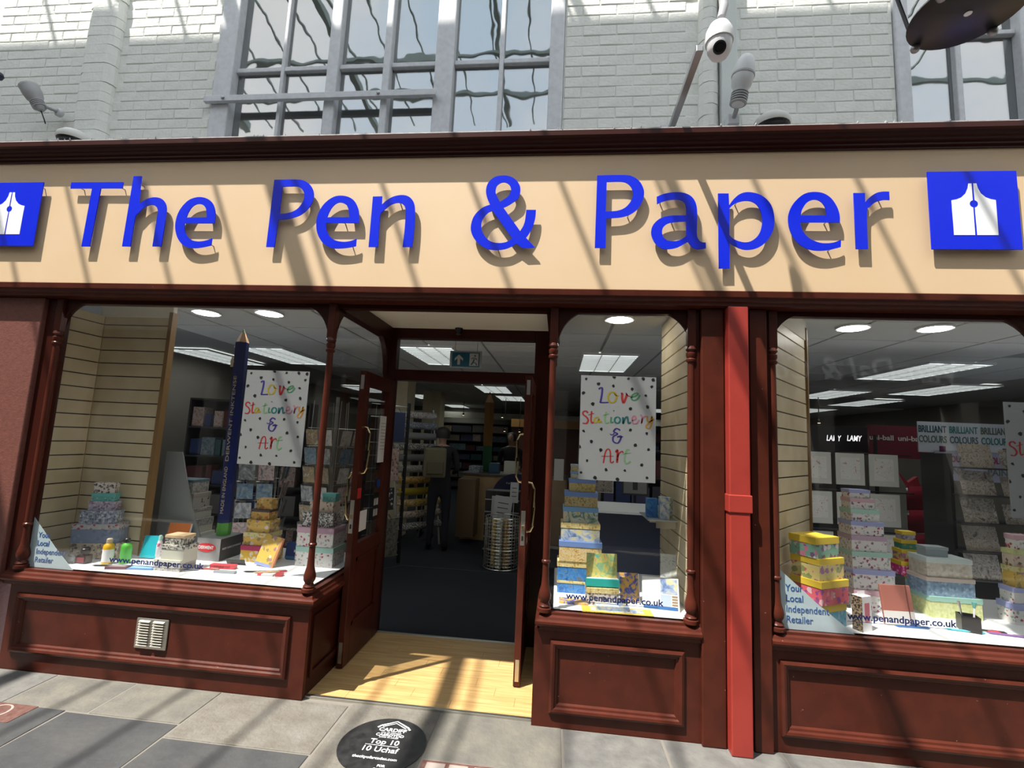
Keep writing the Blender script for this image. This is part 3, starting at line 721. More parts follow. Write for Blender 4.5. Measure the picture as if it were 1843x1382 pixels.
zoomlet('sign_letter', 'raised blue capital P of the word Pen', B, [(200, 198), (440, 196), (520, 210), (580, 250), (615, 310), (622, 380), (600, 450), (550, 520), (480, 575), (400, 605), (310, 622), (245, 625), (200, 918), (112, 918)],
    [[(288, 272), (430, 270), (480, 285), (515, 330), (520, 390), (495, 450), (445, 510), (380, 545), (310, 560), (255, 562)]], rods=((170, 880), (480, 240), (200, 400)))
zoomlet('sign_letter', 'raised blue e of the word Pen', B, [(1080, 830), (1010, 855), (930, 862), (850, 845), (790, 800), (757, 730), (752, 662), (1105, 662), (1108, 590), (1098, 510), (1060, 430), (1000, 385), (920, 368), (840, 380), (760, 430), (700, 500), (660, 590), (648, 680), (660, 770), (700, 850), (760, 905), (840, 932), (930, 932), (1010, 922), (1073, 908)],
    [[(765, 600), (790, 540), (830, 480), (880, 445), (930, 445), (975, 470), (995, 520), (1003, 600)]], rods=((940, 650), (1020, 900), (690, 690)))
zoomlet('sign_letter', 'raised blue n ending the word Pen', B, [(1255, 378), (1355, 375), (1350, 465), (1400, 420), (1470, 380), (1550, 362), (1620, 370), (1670, 405), (1698, 460), (1705, 540), (1700, 700), (1675, 918), (1572, 918), (1595, 720), (1605, 560), (1598, 490), (1570, 455), (1520, 445), (1450, 465), (1390, 510), (1340, 560), (1330, 610), (1308, 918), (1208, 918)], rods=((1535, 430), (1260, 880), (1630, 880)))
zoomlet('sign_letter', 'raised blue ampersand in the middle of the shop sign', C_, [(515, 152), (590, 165), (650, 205), (688, 265), (692, 330), (670, 395), (630, 430), (570, 470), (512, 498), (690, 748), (725, 690), (745, 620), (755, 520), (860, 520), (852, 610), (820, 710), (775, 790), (752, 818), (850, 925), (715, 930), (650, 882), (600, 912), (530, 940), (440, 950), (350, 940), (270, 900), (200, 830), (165, 750), (165, 680), (190, 600), (240, 535), (300, 490), (368, 465), (340, 400), (325, 330), (335, 260), (370, 205), (430, 165)],
    [[(430, 300), (445, 260), (490, 230), (540, 230), (580, 260), (595, 310), (575, 360), (530, 400), (475, 435), (445, 380), (428, 335)], [(395, 530), (605, 825), (540, 865), (450, 875), (370, 855), (310, 800), (278, 730), (278, 650), (310, 590), (350, 550)]], rods=((450, 935), (790, 640), (640, 300)))
zoomlet('sign_letter', 'raised blue capital P of the word Paper', D_, [(148, 152), (440, 148), (530, 165), (600, 215), (640, 285), (650, 350), (630, 430), (580, 510), (500, 570), (400, 600), (245, 612), (238, 928), (122, 928)],
    [[(250, 222), (410, 220), (480, 245), (522, 300), (528, 370), (500, 440), (440, 500), (360, 530), (240, 538)]], rods=((480, 575), (180, 890), (190, 300)))
zoomlet('sign_letter', 'raised blue a of the word Paper', D_, [(785, 380), (860, 350), (960, 332), (1060, 335), (1140, 365), (1190, 420), (1215, 500), (1218, 620), (1215, 780), (1235, 840), (1265, 865), (1310, 870), (1312, 930), (1230, 942), (1165, 920), (1118, 862), (1060, 895), (1000, 925), (920, 940), (840, 932), (770, 880), (730, 800), (728, 730), (755, 670), (810, 620), (880, 592), (970, 580), (1100, 580), (1100, 520), (1090, 460), (1060, 425), (1000, 410), (920, 415), (850, 432), (788, 460)],
    [[(1100, 645), (1100, 800), (1050, 835), (980, 855), (900, 850), (855, 810), (842, 750), (860, 700), (910, 665), (990, 650)]], rods=((830, 430), (955, 640), (1230, 920)))
zoomlet('sign_letter', 'raised blue p with its long tail in the word Paper', D_, [(1440, 345), (1555, 345), (1560, 470), (1605, 410), (1665, 357), (1735, 332), (1815, 335), (1895, 360), (1965, 410), (2015, 480), (2040, 570), (2043, 660), (2025, 750), (1975, 840), (1905, 905), (1825, 940), (1735, 948), (1665, 930), (1605, 900), (1563, 872), (1565, 1145), (1450, 1148)],
    [[(1563, 505), (1605, 465), (1655, 440), (1725, 425), (1795, 430), (1855, 465), (1895, 530), (1913, 600), (1910, 690), (1885, 770), (1835, 830), (1765, 865), (1685, 862), (1605, 830), (1563, 790)]], rods=((1640, 440), (1500, 1100), (1990, 650)))
zoomlet('sign_letter', 'raised blue e between p and r of the word Paper', E_, [(1152, 838), (1080, 868), (990, 878), (900, 865), (800, 815), (740, 740), (715, 655), (1140, 655), (1138, 580), (1110, 490), (1050, 400), (970, 345), (870, 328), (770, 345), (690, 400), (625, 480), (590, 570), (588, 660), (610, 750), (660, 840), (730, 905), (820, 945), (920, 958), (1020, 950), (1150, 918)],
    [[(720, 580), (735, 520), (780, 450), (840, 415), (900, 415), (950, 445), (985, 500), (1000, 580)]], rods=((1000, 645), (1040, 940), (620, 660)))
zoomlet('sign_letter', 'raised blue r ending the shop sign', E_, [(1285, 340), (1408, 340), (1410, 440), (1460, 385), (1530, 340), (1600, 325), (1668, 325), (1672, 415), (1600, 415), (1520, 440), (1460, 490), (1430, 545), (1440, 940), (1312, 940)], rods=((1590, 400), (1370, 890)))
def logo(x0, label):
    z0 = 2.684; S = .450
    L = thing('nib_sign', label, 'sign', (x0 + S / 2, FY, z0), group='blue square nib panels at the ends of the sign')
    MB().box(-S / 2, S / 2, -.033, -.027, 0, S).build('panel', M_blue, L, bev=.001)
    for (px, pz) in ((-.2, .42), (.2, .42), (-.2, .04), (.2, .04)): MB().lathe([(.0035, 0), (.0035, .027)], (px, -.028, pz), 8, (0, 1, 0)).build('standoff', M_steel, L)
    cx, cz, r = .5, .576, .047; s = .0105
    for sg in (-1, 1):
        o = [(s, .84), (.044, .84), (.055, .78), (.085, .71), (.135, .66), (.19, .635), (.245, .624), (.245, .18), (s, .18)]
        arc = [(r * math.cos(a), cz + r * math.sin(a)) for a in [R(-77 + 154 * i / 10) for i in range(11)]]
        o = o + arc
        pl = [((.5 + sg * p[0] - .5) * S, p[1] * S) for p in o]
        if sg < 0: pl = pl[::-1]
        link_mesh('nib_half', filled(pl, (), .002), M_white, L, (0, -.0335, 0), (R(90), 0, 0))
    return L
logo(1.986, 'blue square panel with white nib at the right end of the sign')
logo(-3.518 - .450, 'blue square panel with white nib at the left end of the sign, partly cut off')

# ================================================================ FITTINGS ABOVE THE SIGN
# hanging bracket arm and dome camera
arm = thing('camera_arm', 'slanting grey steel arm reaching out over the cornice', 'bracket', (.63, .0, 3.50))
MB().box(-.018, .018, -.60, .10, .0, .035).build('arm_bar', M_steel, arm, bev=.004)
MB().box(-.05, .05, .07, .10, -.03, .09).build('wall_plate', M_steel, arm, bev=.004)
cam_o = thing('security_camera', 'white dome security camera at the end of the steel arm', 'camera', (.722, -.60, 3.50))
MB().tube([(.03, .05, .42), (.03, .02, .26), (.01, 0, .175)], [.022, .022, .02], 10).build('drop_tube', M_grey, cam_o, smooth=True)
MB().lathe([(.02, .18), (.045, .165), (.062, .13), (.066, .10), (.066, .07), (.06, .066)], (0, 0, -.03), 24).build('housing', M_lgrey, cam_o, smooth=True)
MB().lathe([(.060, .066), (.056, .03), (.042, .0), (.02, -.012), (.004, -.014)], (0, 0, -.03), 24).build('dome', mat('white dome', (.72, .72, .74), .3), cam_o, smooth=True)
MB().lathe([(.030, 0), (.030, .018), (.022, .02), (.018, .012)], (-.012, -.040, -.020), 18, (-.2, -.75, -.55)).build('lens', M_black, cam_o)
# bullet floodlights
def floodlight(label, base, aim, scale=1):
    f = thing('floodlight', label, 'floodlight', base)
    a = Vector(aim).normalized(); piv = Vector((0, -.10, .10))
    MB().box(-.03, .03, -.02, .04, 0, .06).build('foot', M_frame, f, bev=.004)
    MB().tube([(0, 0, .03), (0, -.05, .05), piv], [.012, .012, .014], 8).build('bracket', M_grey, f)
    h = MB().lathe([(.012, -.06), (.030, -.05), (.033, 0), (.034, .03), (.048, .05), (.054, .09), (.054, .13), (.045, .175), (.03, .205), (.008, .22)], piv, 20, a).build('lamp_body', M_lgrey, f, smooth=True)
    for k in range(5): MB().lathe([(.042, k * .013 - .045), (.042, k * .013 - .040)], piv, 20, a).build('cooling_fin', M_grey, h)
    MB().lathe([(.057, .098), (.057, .108)], piv, 20, a).build('ring', M_grey, h)
    return f
floodlight('white bullet floodlight on a bracket right of the dome camera', (.985, -.03, 3.50), (.15, -.1, 1)).scale = (1.12, 1.12, 1.12)
def spot(label, base):
    f = thing('spotlight', label, 'floodlight', base)
    MB().lathe([(.03, 0), (.032, .02), (.02, .03)], (.0, 0, .0), 16, (0, -1, .0)).build('wall_box', M_lgrey, f)
    MB().tube([(0, -.03, 0), (-.03, -.07, 0), (-.055, -.09, .02)], [.012, .012, .014], 8).build('knuckle', M_grey, f)
    a = Vector((-.45, -.2, .86)); p = Vector((-.06, -.09, -.02))
    b = MB().lathe([(.018, -.02), (.032, 0), (.036, .03), (.036, .055), (.05, .075), (.058, .12), (.056, .16)], p, 20, a).build('lamp_body', M_grey, f, smooth=True)
    for k in range(4): MB().lathe([(.042, .005 + k * .012), (.042, .010 + k * .012)], p, 18, a).build('cooling_fin', M_grey, b)
    MB().lathe([(.057, .155), (.06, .165), (.052, .17), (.05, .16)], p, 20, a).build('rim', M_lgrey, b)
    MB().tube([p + Vector((.0, 0, 0)), p + Vector((.02, .02, -.07)), p + Vector((.025, .03, -.10))], .004, 6).build('cable', M_black, f)
    return f
spot('grey spotlight on the wall beside the left brick pier', at(110, 205, .06))
def bulkhead(label, base):
    f = thing('dome_light', label, 'dome light', base, group='round dome lights on the cornice')
    MB().lathe([(.10, 0), (.105, .012), (.098, .04), (.07, .068), (.03, .08), (.004, .082)], (0, 0, .055), 24).build('cover', mat('aged white cover', (.62, .62, .58), .5), f, smooth=True)
    MB().lathe([(.05, 0), (.05, .02), (.09, .04), (.098, .056)], (0, 0, 0), 24).build('base', M_black, f)
    MB().tube([(-.08, .0, .02), (-.13, .02, .03), (-.17, .04, 0)], .005, 6).build('cable', M_black, f)
    return f
bulkhead('round dome light on the cornice below the left pier', (at(138, 238, -.06).x, -.06, 3.404))
bulkhead('round dome light on the cornice right of the white floodlight', (at(1388, 208, -.06).x, -.06, 3.404))
bl = thing('sign_bracket_knob', 'dark blue knob of a hanging sign at the left edge', 'knob', at(-4, 136, -.1))
MB().lathe([(.004, -.03), (.026, -.02), (.034, 0), (.026, .02), (.004, .03)], (0, 0, 0), 14).build('knob', M_navy, bl, smooth=True)
MB().tube([(-.0, 0, 0), (-.25, .0, .02)], .012, 8).build('arm', M_black, bl)
# black hanging lantern
la = thing('lantern', 'black round lantern hanging at the top right', 'lantern', (1.60, -.9, 3.36))
MB().lathe([(.185, 0), (.195, .008), (.19, .02), (.16, .026)], (0, 0, 0), 40).build('base_plate', M_black, la, smooth=True)
MB().lathe([(.014, -.002), (.013, -.004)], (.0, 0, 0), 14).build('drain_hole', M_white, la)
for k in range(4):
    a = R(28 + 90 * k); x, y = .185 * math.cos(a), .185 * math.sin(a)
    s = MB().tube([(x, y, 0), (x * 1.55, y * 1.55, .52)], .008, 8).build('glazing_strut', M_black, la)
    MB().lathe([(.004, -.028), (.014, -.022), (.019, -.008), (.014, .006), (.008, .01)], (x, y, 0), 12).build('finial', M_steel, s, smooth=True)
MB().lathe([(.30, .52), (.31, .54), (.29, .56), (.12, .78), (.03, .84)], (0, 0, 0), 32).build('hood', M_black, la, smooth=True)
MB().lathe([(.02, .84), (.01, .9), (.008, 3.9)], (0, 0, 0), 8).build('hanging_rod', M_black, la)
MB().lathe([(.04, .03), (.05, .08), (.04, .15), (.01, .18)], (0, 0, 0), 16).build('bulb', M_lgrey, la, smooth=True)

# ================================================================ PAVEMENT THINGS
stk = thing('floor_sticker', 'round black vinyl sticker with white lettering on the pavement', 'sticker', (-.83, -.30, .0025))
MB().lathe([(.218, 0), (.218, .0016)], (0, 0, 0), 64).build('disc', mat('black vinyl', (.012, .012, .013), .35, noise=(20, (.03, .03, .03), 1)), stk)
Z = .0018
text('lettering', 'Top 10', .052, M_white, stk, (.005, .0, Z), (0, 0, 0), extr=.0002, offset=.0006)
MB().box(-.085, .085, -.013, -.0105, Z, Z + .0004).build('rule', M_white, stk)
text('lettering', '10 Uchaf', .052, M_white, stk, (.0, -.058, Z), (0, 0, 0), extr=.0002, offset=.0006)
text('lettering', 'CARDIFF', .038, M_white, stk, (.012, .105, Z), (0, 0, 0), extr=.0002, offset=.0008)
text('lettering', 'CITY OF ARCADES', .013, M_white, stk, (.012, .088, Z), (0, 0, 0), extr=.0002)
text('lettering', 'CAERDYDD', .028, M_white, stk, (.012, .064, Z), (0, 0, 0), extr=.0002, offset=.0006)
text('lettering', 'DINAS YR ARCÊD', .013, M_white, stk, (.012, .05, Z), (0, 0, 0), extr=.0002)
text('lettering', 'thecityofarcades.com', .026, M_white, stk, (.0, -.112, Z), (0, 0, 0), extr=.0002, offset=.0004)
text('lettering', 'FOR', .02, M_white, stk, (.05, -.160, Z), (0, 0, 0), extr=.0002, offset=.0008)
text('lettering', 'CARDIFF', .016, M_white, stk, (.05, -.182, Z), (0, 0, 0), extr=.0002, offset=.0006)
mb = MB(); ribbon(mb, [(-.075, .13), (-.06, .15), (.012, .195), (.085, .15), (.10, .13)], .012, Z, 1); mb.build('roof_mark', M_white, stk)
mb = MB(); ribbon(mb, [(-.05, .14), (.012, .178), (.075, .14)], .008, Z, 1); mb.build('roof_mark', M_white, stk)
M_rust = mat('red brown plaque', (.10, .04, .032), .5, noise=(30, (.16, .09, .075), 1))
pq = thing('floor_plaque', 'red brown plaque with a pale ring set in the pavement at left', 'plaque', (-2.97, -.39, .002))
MB().box(-.22, .22, -.075, .075, -.004, .002).build('plate', M_rust, pq, bev=.001)
mb = MB(); ribbon(mb, [(.06 * math.cos(a) + .06, .06 * math.sin(a)) for a in [2 * math.pi * i / 16 for i in range(17)]], .012, .0024, 2); mb.build('ring_mark', mat('plaque inlay', (.3, .26, .23), .6), pq)
pq2 = thing('floor_plaque', 'pale plaque with brown border at the bottom of the picture', 'plaque', (-.36, -.46, .002))
MB().box(-.24, .24, -.085, .085, -.004, .002).build('plate', M_rust, pq2, bev=.001)
for x in (-.17, -.06, .06, .17): MB().box(x - .045, x + .045, -.07, .07, .002, .0026).build('inlay_tile', mat('plaque inlay', (.3, .26, .23), .6), pq2)

# ================================================================ WINDOW GRAPHICS
M_bluetext = mat('blue vinyl', (.02, .10, .32), .4)
M_navytext = mat('navy vinyl', (.01, .02, .10), .4)
M_tri = mat('pale blue vinyl', (.50, .62, .66), .5)
def tri_sign(label, p0, h, b):
    t = thing('corner_sticker', label, 'sticker', (p0[0], .034, p0[1]), group='triangular corner stickers')
    MB().prism([(0, 0), (b, 0), (b * .55, h * .42), (0, h)], 'y', 0, .002).build('triangle', M_tri, t)
    for i, s in enumerate(('Your', 'Local', 'Independent', 'Retailer')):
        text('lettering', s, h * .155, M_bluetext, t, (h * .05 + .035, -.001, h * (.60 - i * .165)), extr=.0004, offset=.0005, align='LEFT', sx=.86)
p = at(60, 1008, .03); tri_sign('pale blue triangular sticker low in the left corner of the left window', (-3.372, .602), .31, .33)
tri_sign('pale blue triangular sticker low in the left corner of the right window', (1.207, .602), .33, .40)
def url(label, x, z, wd, y=.020):
    t = thing('web_address', label, 'window lettering', (x, y, z), group='web addresses lettered on the glass')
    text('lettering', 'www.penandpaper.co.uk', .05, M_navytext, t, (0, 0, 0), extr=.0004, offset=.0010, width=wd)
    MB().box(-wd * .5, wd * .45, 0, .001, -.012, -.010).build('underline', M_navytext, t)
p, q = at(195, 1014, .02), at(367, 1021, .02); url('dark blue web address across the foot of the left window', (p.x + q.x) / 2, (p.z + q.z) / 2, q.x - p.x)
p, q = at(1018, 1080, .02), at(1194, 1088, .02); url('dark blue web address across the foot of the middle window', (p.x + q.x) / 2, (p.z + q.z) / 2, q.x - p.x)
p, q = at(1525, 1115, .02), at(1722, 1128, .02); url('dark blue web address across the foot of the right window', (p.x + q.x) / 2, (p.z + q.z) / 2, q.x - p.x)

# posters: brush lettering drawn on the sheet
PCOL = dict(b=(.03, .02, .16), y=(.30, .23, .012), r=(.30, .018, .018), g=(.04, .17, .07), t=(.006, .12, .11), k=(.02, .09, .10), p=(.32, .12, .17), o=(.34, .16, .012), l=(.14, .28, .12))
def ell(cx, cy, rx, ry, n=12): return [(cx + rx * math.cos(R(a)) + ry * .12 * math.sin(R(a)) * -1, cy + ry * math.sin(R(a))) for a in range(-60, 301, 30)]
STROKES = [('b', 22, [(290, 240), (312, 224), (330, 230), (320, 300), (300, 380), (296, 396), (330, 398), (384, 396)]), ('y', 22, ell(430, 335, 45, 62)), ('y', 14, [(455, 290), (470, 315), (505, 318)]),
    ('r', 26, [(528, 295), (540, 292), (535, 350), (545, 400), (572, 350), (592, 300)]), ('r', 12, [(592, 300), (582, 286), (600, 318), (628, 322)]),
    ('g', 20, [(625, 338), (680, 322), (712, 294), (690, 285), (650, 310), (637, 350), (660, 372), (700, 355), (732, 310)]),
    ('r', 20, [(150, 520), (130, 498), (100, 510), (97, 540), (130, 570), (145, 610), (120, 645), (82, 640)]), ('r', 18, [(192, 500), (176, 600), (182, 640), (202, 628)]), ('r', 10, [(150, 545), (215, 525)]),
    ('y', 20, [(265, 572), (225, 580), (210, 620), (230, 636), (265, 590), (263, 632), (292, 618)]), ('l', 20, [(350, 508), (330, 580), (335, 640), (372, 628)]), ('l', 10, [(310, 552), (375, 530)]),
    ('g', 18, [(398, 568), (390, 632), (418, 625)]), ('g', 16, [(428, 488), (436, 498)]), ('t', 20, ell(462, 605, 30, 36)), ('k', 22, [(525, 570), (520, 645), (545, 588), (572, 568), (578, 640), (606, 628)]),
    ('p', 18, [(618, 612), (662, 588), (650, 555), (625, 580), (626, 640), (668, 642), (700, 602)]), ('p', 18, [(715, 540), (730, 570), (720, 642), (740, 580), (775, 555)]),
    ('o', 18, [(790, 555), (785, 610), (812, 622), (840, 560), (830, 640), (800, 700), (765, 690), (782, 652), (860, 590)]),
    ('b', 20, [(482, 724), (442, 704), (410, 740), (448, 768), (400, 800), (396, 856), (440, 876), (474, 832), (482, 792), (440, 806)]), ('b', 14, [(368, 768), (388, 780), (416, 760)]), ('b', 12, [(450, 800), (480, 808), (505, 796)]),
    ('r', 16, [(265, 1110), (300, 980), (335, 945), (352, 985), (345, 1100), (382, 1090)]), ('r', 9, [(250, 1030), (385, 1030)]), ('r', 24, [(410, 985), (432, 962), (414, 1106)]), ('r', 16, [(418, 1080), (440, 1005), (480, 972), (490, 990)]),
    ('l', 20, [(562, 956), (532, 956), (500, 1050), (510, 1116), (562, 1090)]), ('l', 9, [(480, 1005), (575, 990)])]
CONF = [(165, 120), (295, 175), (453, 200), (470, 95), (622, 118), (785, 115), (892, 130), (870, 210), (653, 238), (793, 315), (120, 283), (212, 412), (618, 468), (800, 452), (280, 712), (85, 735), (590, 722), (766, 762), (155, 860), (25, 920), (632, 900), (766, 952), (250, 958), (92, 1082), (676, 1132), (288, 1192), (492, 1198), (720, 1285), (160, 1285), (400, 1303), (14, 1222)]
def poster(name, label, x0, z1, Y=.036, wd=.43, hd=.605, rz=0):
    t = thing(name, label, 'poster', (x0, Y, z1 - hd), rz, group='Love Stationery and Art posters')
    MB().box(0, wd, 0, .0025, 0, hd).build('sheet', mat('poster card', (.27, .28, .28), .5), t)
    a = at(445.8, 665.3, .04)
    def cv(p):
        q = at(430 + p[0] / 7.271, 655 + p[1] / 7.271, .04)
        return ((q.x - a.x) / .4225 * wd, (q.z - a.z) / .5995 * hd + hd)
    groups = {}
    for c, wdt, pts in STROKES:
        mb = groups.setdefault(c, MB()); ribbon(mb, [cv(p) for p in pts], wdt / 7.271 / 262, 0, 6)
    for c, mb in groups.items():
        o = mb.build('printed_lettering', mat('poster ink ' + c, PCOL[c], .5), t); o.rotation_euler = (R(90), 0, 0); o.location = (0, -.0008, 0)
    mb = MB(); rr = random.Random(3)
    for p in CONF:
        c = cv(p); s = .0108 * rr.uniform(.8, 1.25); a0 = rr.uniform(0, 6)
        if not (.0 < c[0] < wd and 0 < c[1] < hd): continue
        pts = [(min(max(c[0] + s * rr.uniform(.55, 1.1) * math.cos(a0 + i * .9), .001), wd - .001), min(max(c[1] + s * rr.uniform(.55, 1.1) * math.sin(a0 + i * .9), .001), hd - .001), 0) for i in range(7)]
        mb.add(pts, [tuple(range(7))])
    o = mb.build('confetti_print', M_black, t); o.rotation_euler = (R(90), 0, 0); o.location = (0, -.0008, 0)
    return t
p = at(445.3, 665.3, .036); poster('poster', 'Love Stationery poster hanging in the left window beside the giant pencil', p.x, p.z, wd=.425, hd=.60)
p = at(1046, 675, .036); poster('poster', 'Love Stationery poster hanging in the middle window', p.x, p.z, wd=.440, hd=.615)
p = at(1805, 723, .036); poster('poster', 'Love Stationery poster cut off by the right edge', p.x, p.z, wd=.44, hd=.62)

# ================================================================ GIFT BOXES
WHT = (.74, .73, .70)
P_ = lambda n, base, cols, sc=40, size=.42: pattern(n, base, cols, sc, size)
ppl, pnk, grn, tea = (.35, .10, .25), (.70, .12, .22), (.12, .30, .16), (.16, .45, .40)
BX = dict(
    leaf=P_('beige leaf print', (.50, .42, .33), [(.15, .11, .09), (.30, .22, .18), (.62, .55, .46)], 55, .5),
    bluegarden=P_('dusty blue print', (.20, .25, .36), [(.26, .30, .40), (.16, .20, .30)], 30, .4),
    lidflor=P_('pale floral lid print', (.42, .43, .44), [(.38, .06, .08), (.25, .2, .2), (.5, .48, .48)], 45, .42),
    dense=P_('dense blue grey print', (.36, .40, .46), [(.12, .15, .22), (.24, .27, .34), (.55, .57, .6)], 70, .6),
    lilac=P_('lilac print', (.40, .36, .44), [(.22, .16, .25), (.5, .46, .5)], 60, .5),
    teal=mat('teal box card', (.13, .42, .38), .5), tealp=P_('teal print', (.13, .42, .38), [(.10, .30, .28), (.3, .55, .5)], 60, .35),
    swirl=P_('black on cream print', (.66, .60, .53), [(.10, .08, .07), (.25, .2, .18)], 50, .42),
    greyl=P_('grey print', (.42, .40, .36), [(.25, .24, .22), (.5, .48, .45)], 60, .5), dots=P_('grey box with dark birds', (.46, .44, .39), [(.06, .06, .06)], 26, .2),
    slate=mat('slate blue lid card', (.10, .17, .21), .5), taupe=mat('taupe lid card', (.40, .36, .31), .5), cream=mat('cream box card', (.62, .62, .52), .5),
    tan=mat('tan lid card', (.66, .48, .28), .5), ornate=P_('ornate black print', (.62, .60, .52), [(.08, .08, .08), (.2, .2, .18)], 60, .5),
    mustard=P_('mustard floral print', (.52, .33, .09), [(.45, .12, .04), (.25, .18, .05), (.62, .45, .2)], 40, .45), darklid=mat('dark brown lid card', (.07, .055, .05), .5),
    gold=P_('gold floral print', (.66, .44, .09), [(.70, .62, .50), (.40, .22, .25), (.3, .25, .1)], 30, .42), goldlid=P_('pale gold lid print', (.66, .60, .30), [(.6, .35, .1), (.4, .45, .2)], 45, .4),
    magenta=mat('magenta lid card', (.45, .03, .12), .5), yelflor=P_('yellow rose print', (.72, .45, .04), [(.72, .18, .1), (.75, .68, .5), (.4, .3, .06)], 26, .4),
    mono=P_('black leaf print', (.66, .66, .62), [(.05, .05, .05), (.15, .15, .14)], 75, .55), pinklid=mat('dusty pink lid card', (.52, .33, .42), .5),
    hare=P_('white meadow print', WHT, [(.45, .08, .10), (.30, .38, .30), (.55, .5, .48)], 45, .34), mintlid=mat('mint lid card', (.38, .62, .54), .5), peach=P_('peach bird print', (.62, .52, .42), [(.2, .14, .1), (.5, .3, .24)], 40, .35),
    bluelid=mat('cornflower lid card', (.16, .27, .58), .5), skylid=mat('sky blue lid card', (.18, .38, .66), .5), ylid=P_('ochre ornament lid print', (.68, .56, .24), [(.45, .32, .08), (.75, .66, .36)], 60, .4),
    brightyel=mat('bright yellow lid card', (.78, .56, .05), .5), greenrose=P_('green rose print', (.22, .46, .36), [(.72, .25, .38), (.75, .66, .66), (.2, .12, .25)], 28, .42),
    yelrose=P_('yellow bouquet print', (.74, .62, .24), [(.75, .12, .22), (.42, .20, .35), (.3, .36, .14)], 26, .42), pinkrose=P_('coral rose print', (.72, .13, .17), [(.75, .5, .55), (.32, .08, .28), (.7, .3, .3)], 28, .4), cyanflor=P_('cyan floral print', (.10, .42, .56), [(.10, .16, .30), (.3, .5, .6), (.5, .3, .4)], 26, .3),
    wf=P_('white woodland print', WHT, [(.40, .08, .16), (.20, .18, .24), (.42, .50, .42), (.5, .35, .4)], 46, .36), rosel=mat('rose lid card', (.62, .40, .46), .5), lav=mat('lavender lid card', (.36, .40, .68), .5), mint2=mat('pale mint lid card', (.40, .62, .54), .5), mauve=mat('mauve lid card', (.50, .36, .46), .5),
    hotpink=P_('hot pink print', (.72, .03, .28), [(.78, .5, .6), (.6, .02, .2)], 50, .4), purple=P_('purple floral print', (.45, .28, .62), [(.8, .3, .4), (.3, .15, .45)], 40, .4), aqua=P_('aqua print', (.30, .58, .62), [(.7, .7, .6), (.2, .4, .45)], 45, .35), dkgreen=P_('dark green print', (.05, .26, .2), [(.4, .3, .1), (.2, .4, .3)], 45, .35),
    greyblue=mat('grey blue lid card', (.36, .42, .44), .5), damask=P_('beige damask print', (.60, .56, .46), [(.50, .46, .36), (.66, .62, .54)], 45, .5), bluedam=P_('blue damask print', (.22, .33, .45), [(.34, .46, .56), (.15, .24, .36)], 50, .45), palelid=mat('pale aqua lid card', (.60, .68, .66), .5), blush=mat('blush lid card', (.62, .52, .46), .5), seafoam=mat('seafoam lid card', (.30, .52, .44), .5), lime=P_('lime damask print', (.56, .60, .28), [(.50, .54, .22), (.62, .66, .36)], 55, .5),
)
PA = dict(harvest=painty('harvest picture print', [(.12, .16, .10), (.55, .40, .12), (.62, .52, .24), (.25, .22, .16)], 26), olive=painty('grove picture print', [(.10, .14, .10), (.40, .44, .32), (.60, .58, .46), (.42, .30, .08)], 30), street=painty('brown street picture print', [(.12, .10, .08), (.45, .34, .12), (.55, .48, .28), (.16, .15, .14)], 34),
    hills=painty('hill picture print', [(.06, .12, .09), (.25, .38, .30), (.62, .66, .60), (.60, .42, .10)], 20), bluesky=painty('blue and yellow picture print', [(.10, .18, .42), (.34, .44, .62), (.62, .62, .48), (.70, .58, .14)], 16), wheat=painty('golden picture print', [(.35, .18, .05), (.68, .46, .12), (.70, .62, .42), (.45, .28, .08)], 40, dist=3), deepblue=painty('deep blue picture print', [(.01, .06, .26), (.03, .16, .46), (.06, .26, .58), (.14, .16, .2)], 18),
    farm=painty('farm picture print', [(.10, .42, .44), (.32, .48, .20), (.66, .58, .16), (.55, .34, .14)], 18), night=painty('night terrace picture print', [(.04, .06, .26), (.10, .12, .40), (.70, .42, .06), (.55, .30, .12)], 16))
def gift_box(x, y, z, wd, dp, h, rz, body, lid, lh, label, group, z_ch=0):
    b = thing('gift_box', label, 'gift box', (x, y, z), rz, group)
    e = .003
    MB().box(-wd / 2 + e, wd / 2 - e, -dp / 2 + e, dp / 2 - e, 0, h - .002).build('body', body, b, bev=.0015)
    MB().box(-wd / 2, wd / 2, -dp / 2, dp / 2, h - lh, h).build('lid', lid, b, bev=.002)
    return b
def px_stack(Y, rows, group, rz=0, dr=.7, ws=1.0, z0=DECK, hs=1.0, dx=0):
    """rows from the bottom: (px left, px right, py top, py bottom, body, lid, lid share, label) read on the front face at depth Y"""
    z = z0; yc = None
    for (a, b, t, bt, body, lid, ls, lab) in rows:
        ym = (t + bt) / 2; p, q = at(a, ym, Y), at(b, ym, Y); wd = (q.x - p.x) * ws
        h = (at((a + b) / 2, t, Y).z - at((a + b) / 2, bt, Y).z) * hs
        dp = wd * dr
        if yc is None: yc = Y + dp / 2 * math.cos(rz)
        gift_box((p.x + q.x) / 2 + dx, yc, z, wd, dp, h, rz, BX.get(body) or PA[body], BX[lid], max(h * ls, .012), lab, group)
        z += h
    return z
def z4(x, y): return (x / 2.5597, 520 + y / 2.5597)
def row(zf, x0, x1, y0, y1, *r): a = zf(x0, y0); b = zf(x1, y1); return (a[0], b[0], a[1], b[1]) + r
zA = lambda x, y: (40 + x / 5.759, 840 + y / 5.759)
zB = lambda x, y: (320 + x / 5.759, 840 + y / 5.759)
zM = lambda x, y: (970 + x / 4.7655, 830 + y / 4.7655)
zR = lambda x, y: (1380 + x / 5.3167, 900 + y / 5.3167)
zS = lambda x, y: (1600 + x / 5.3167, 900 + y / 5.3167)
zW = lambda x, y: (1340 + x / 2.5587, 520 + y / 2.5587)
gA = 'stack of dusky floral boxes by the slatted panel'
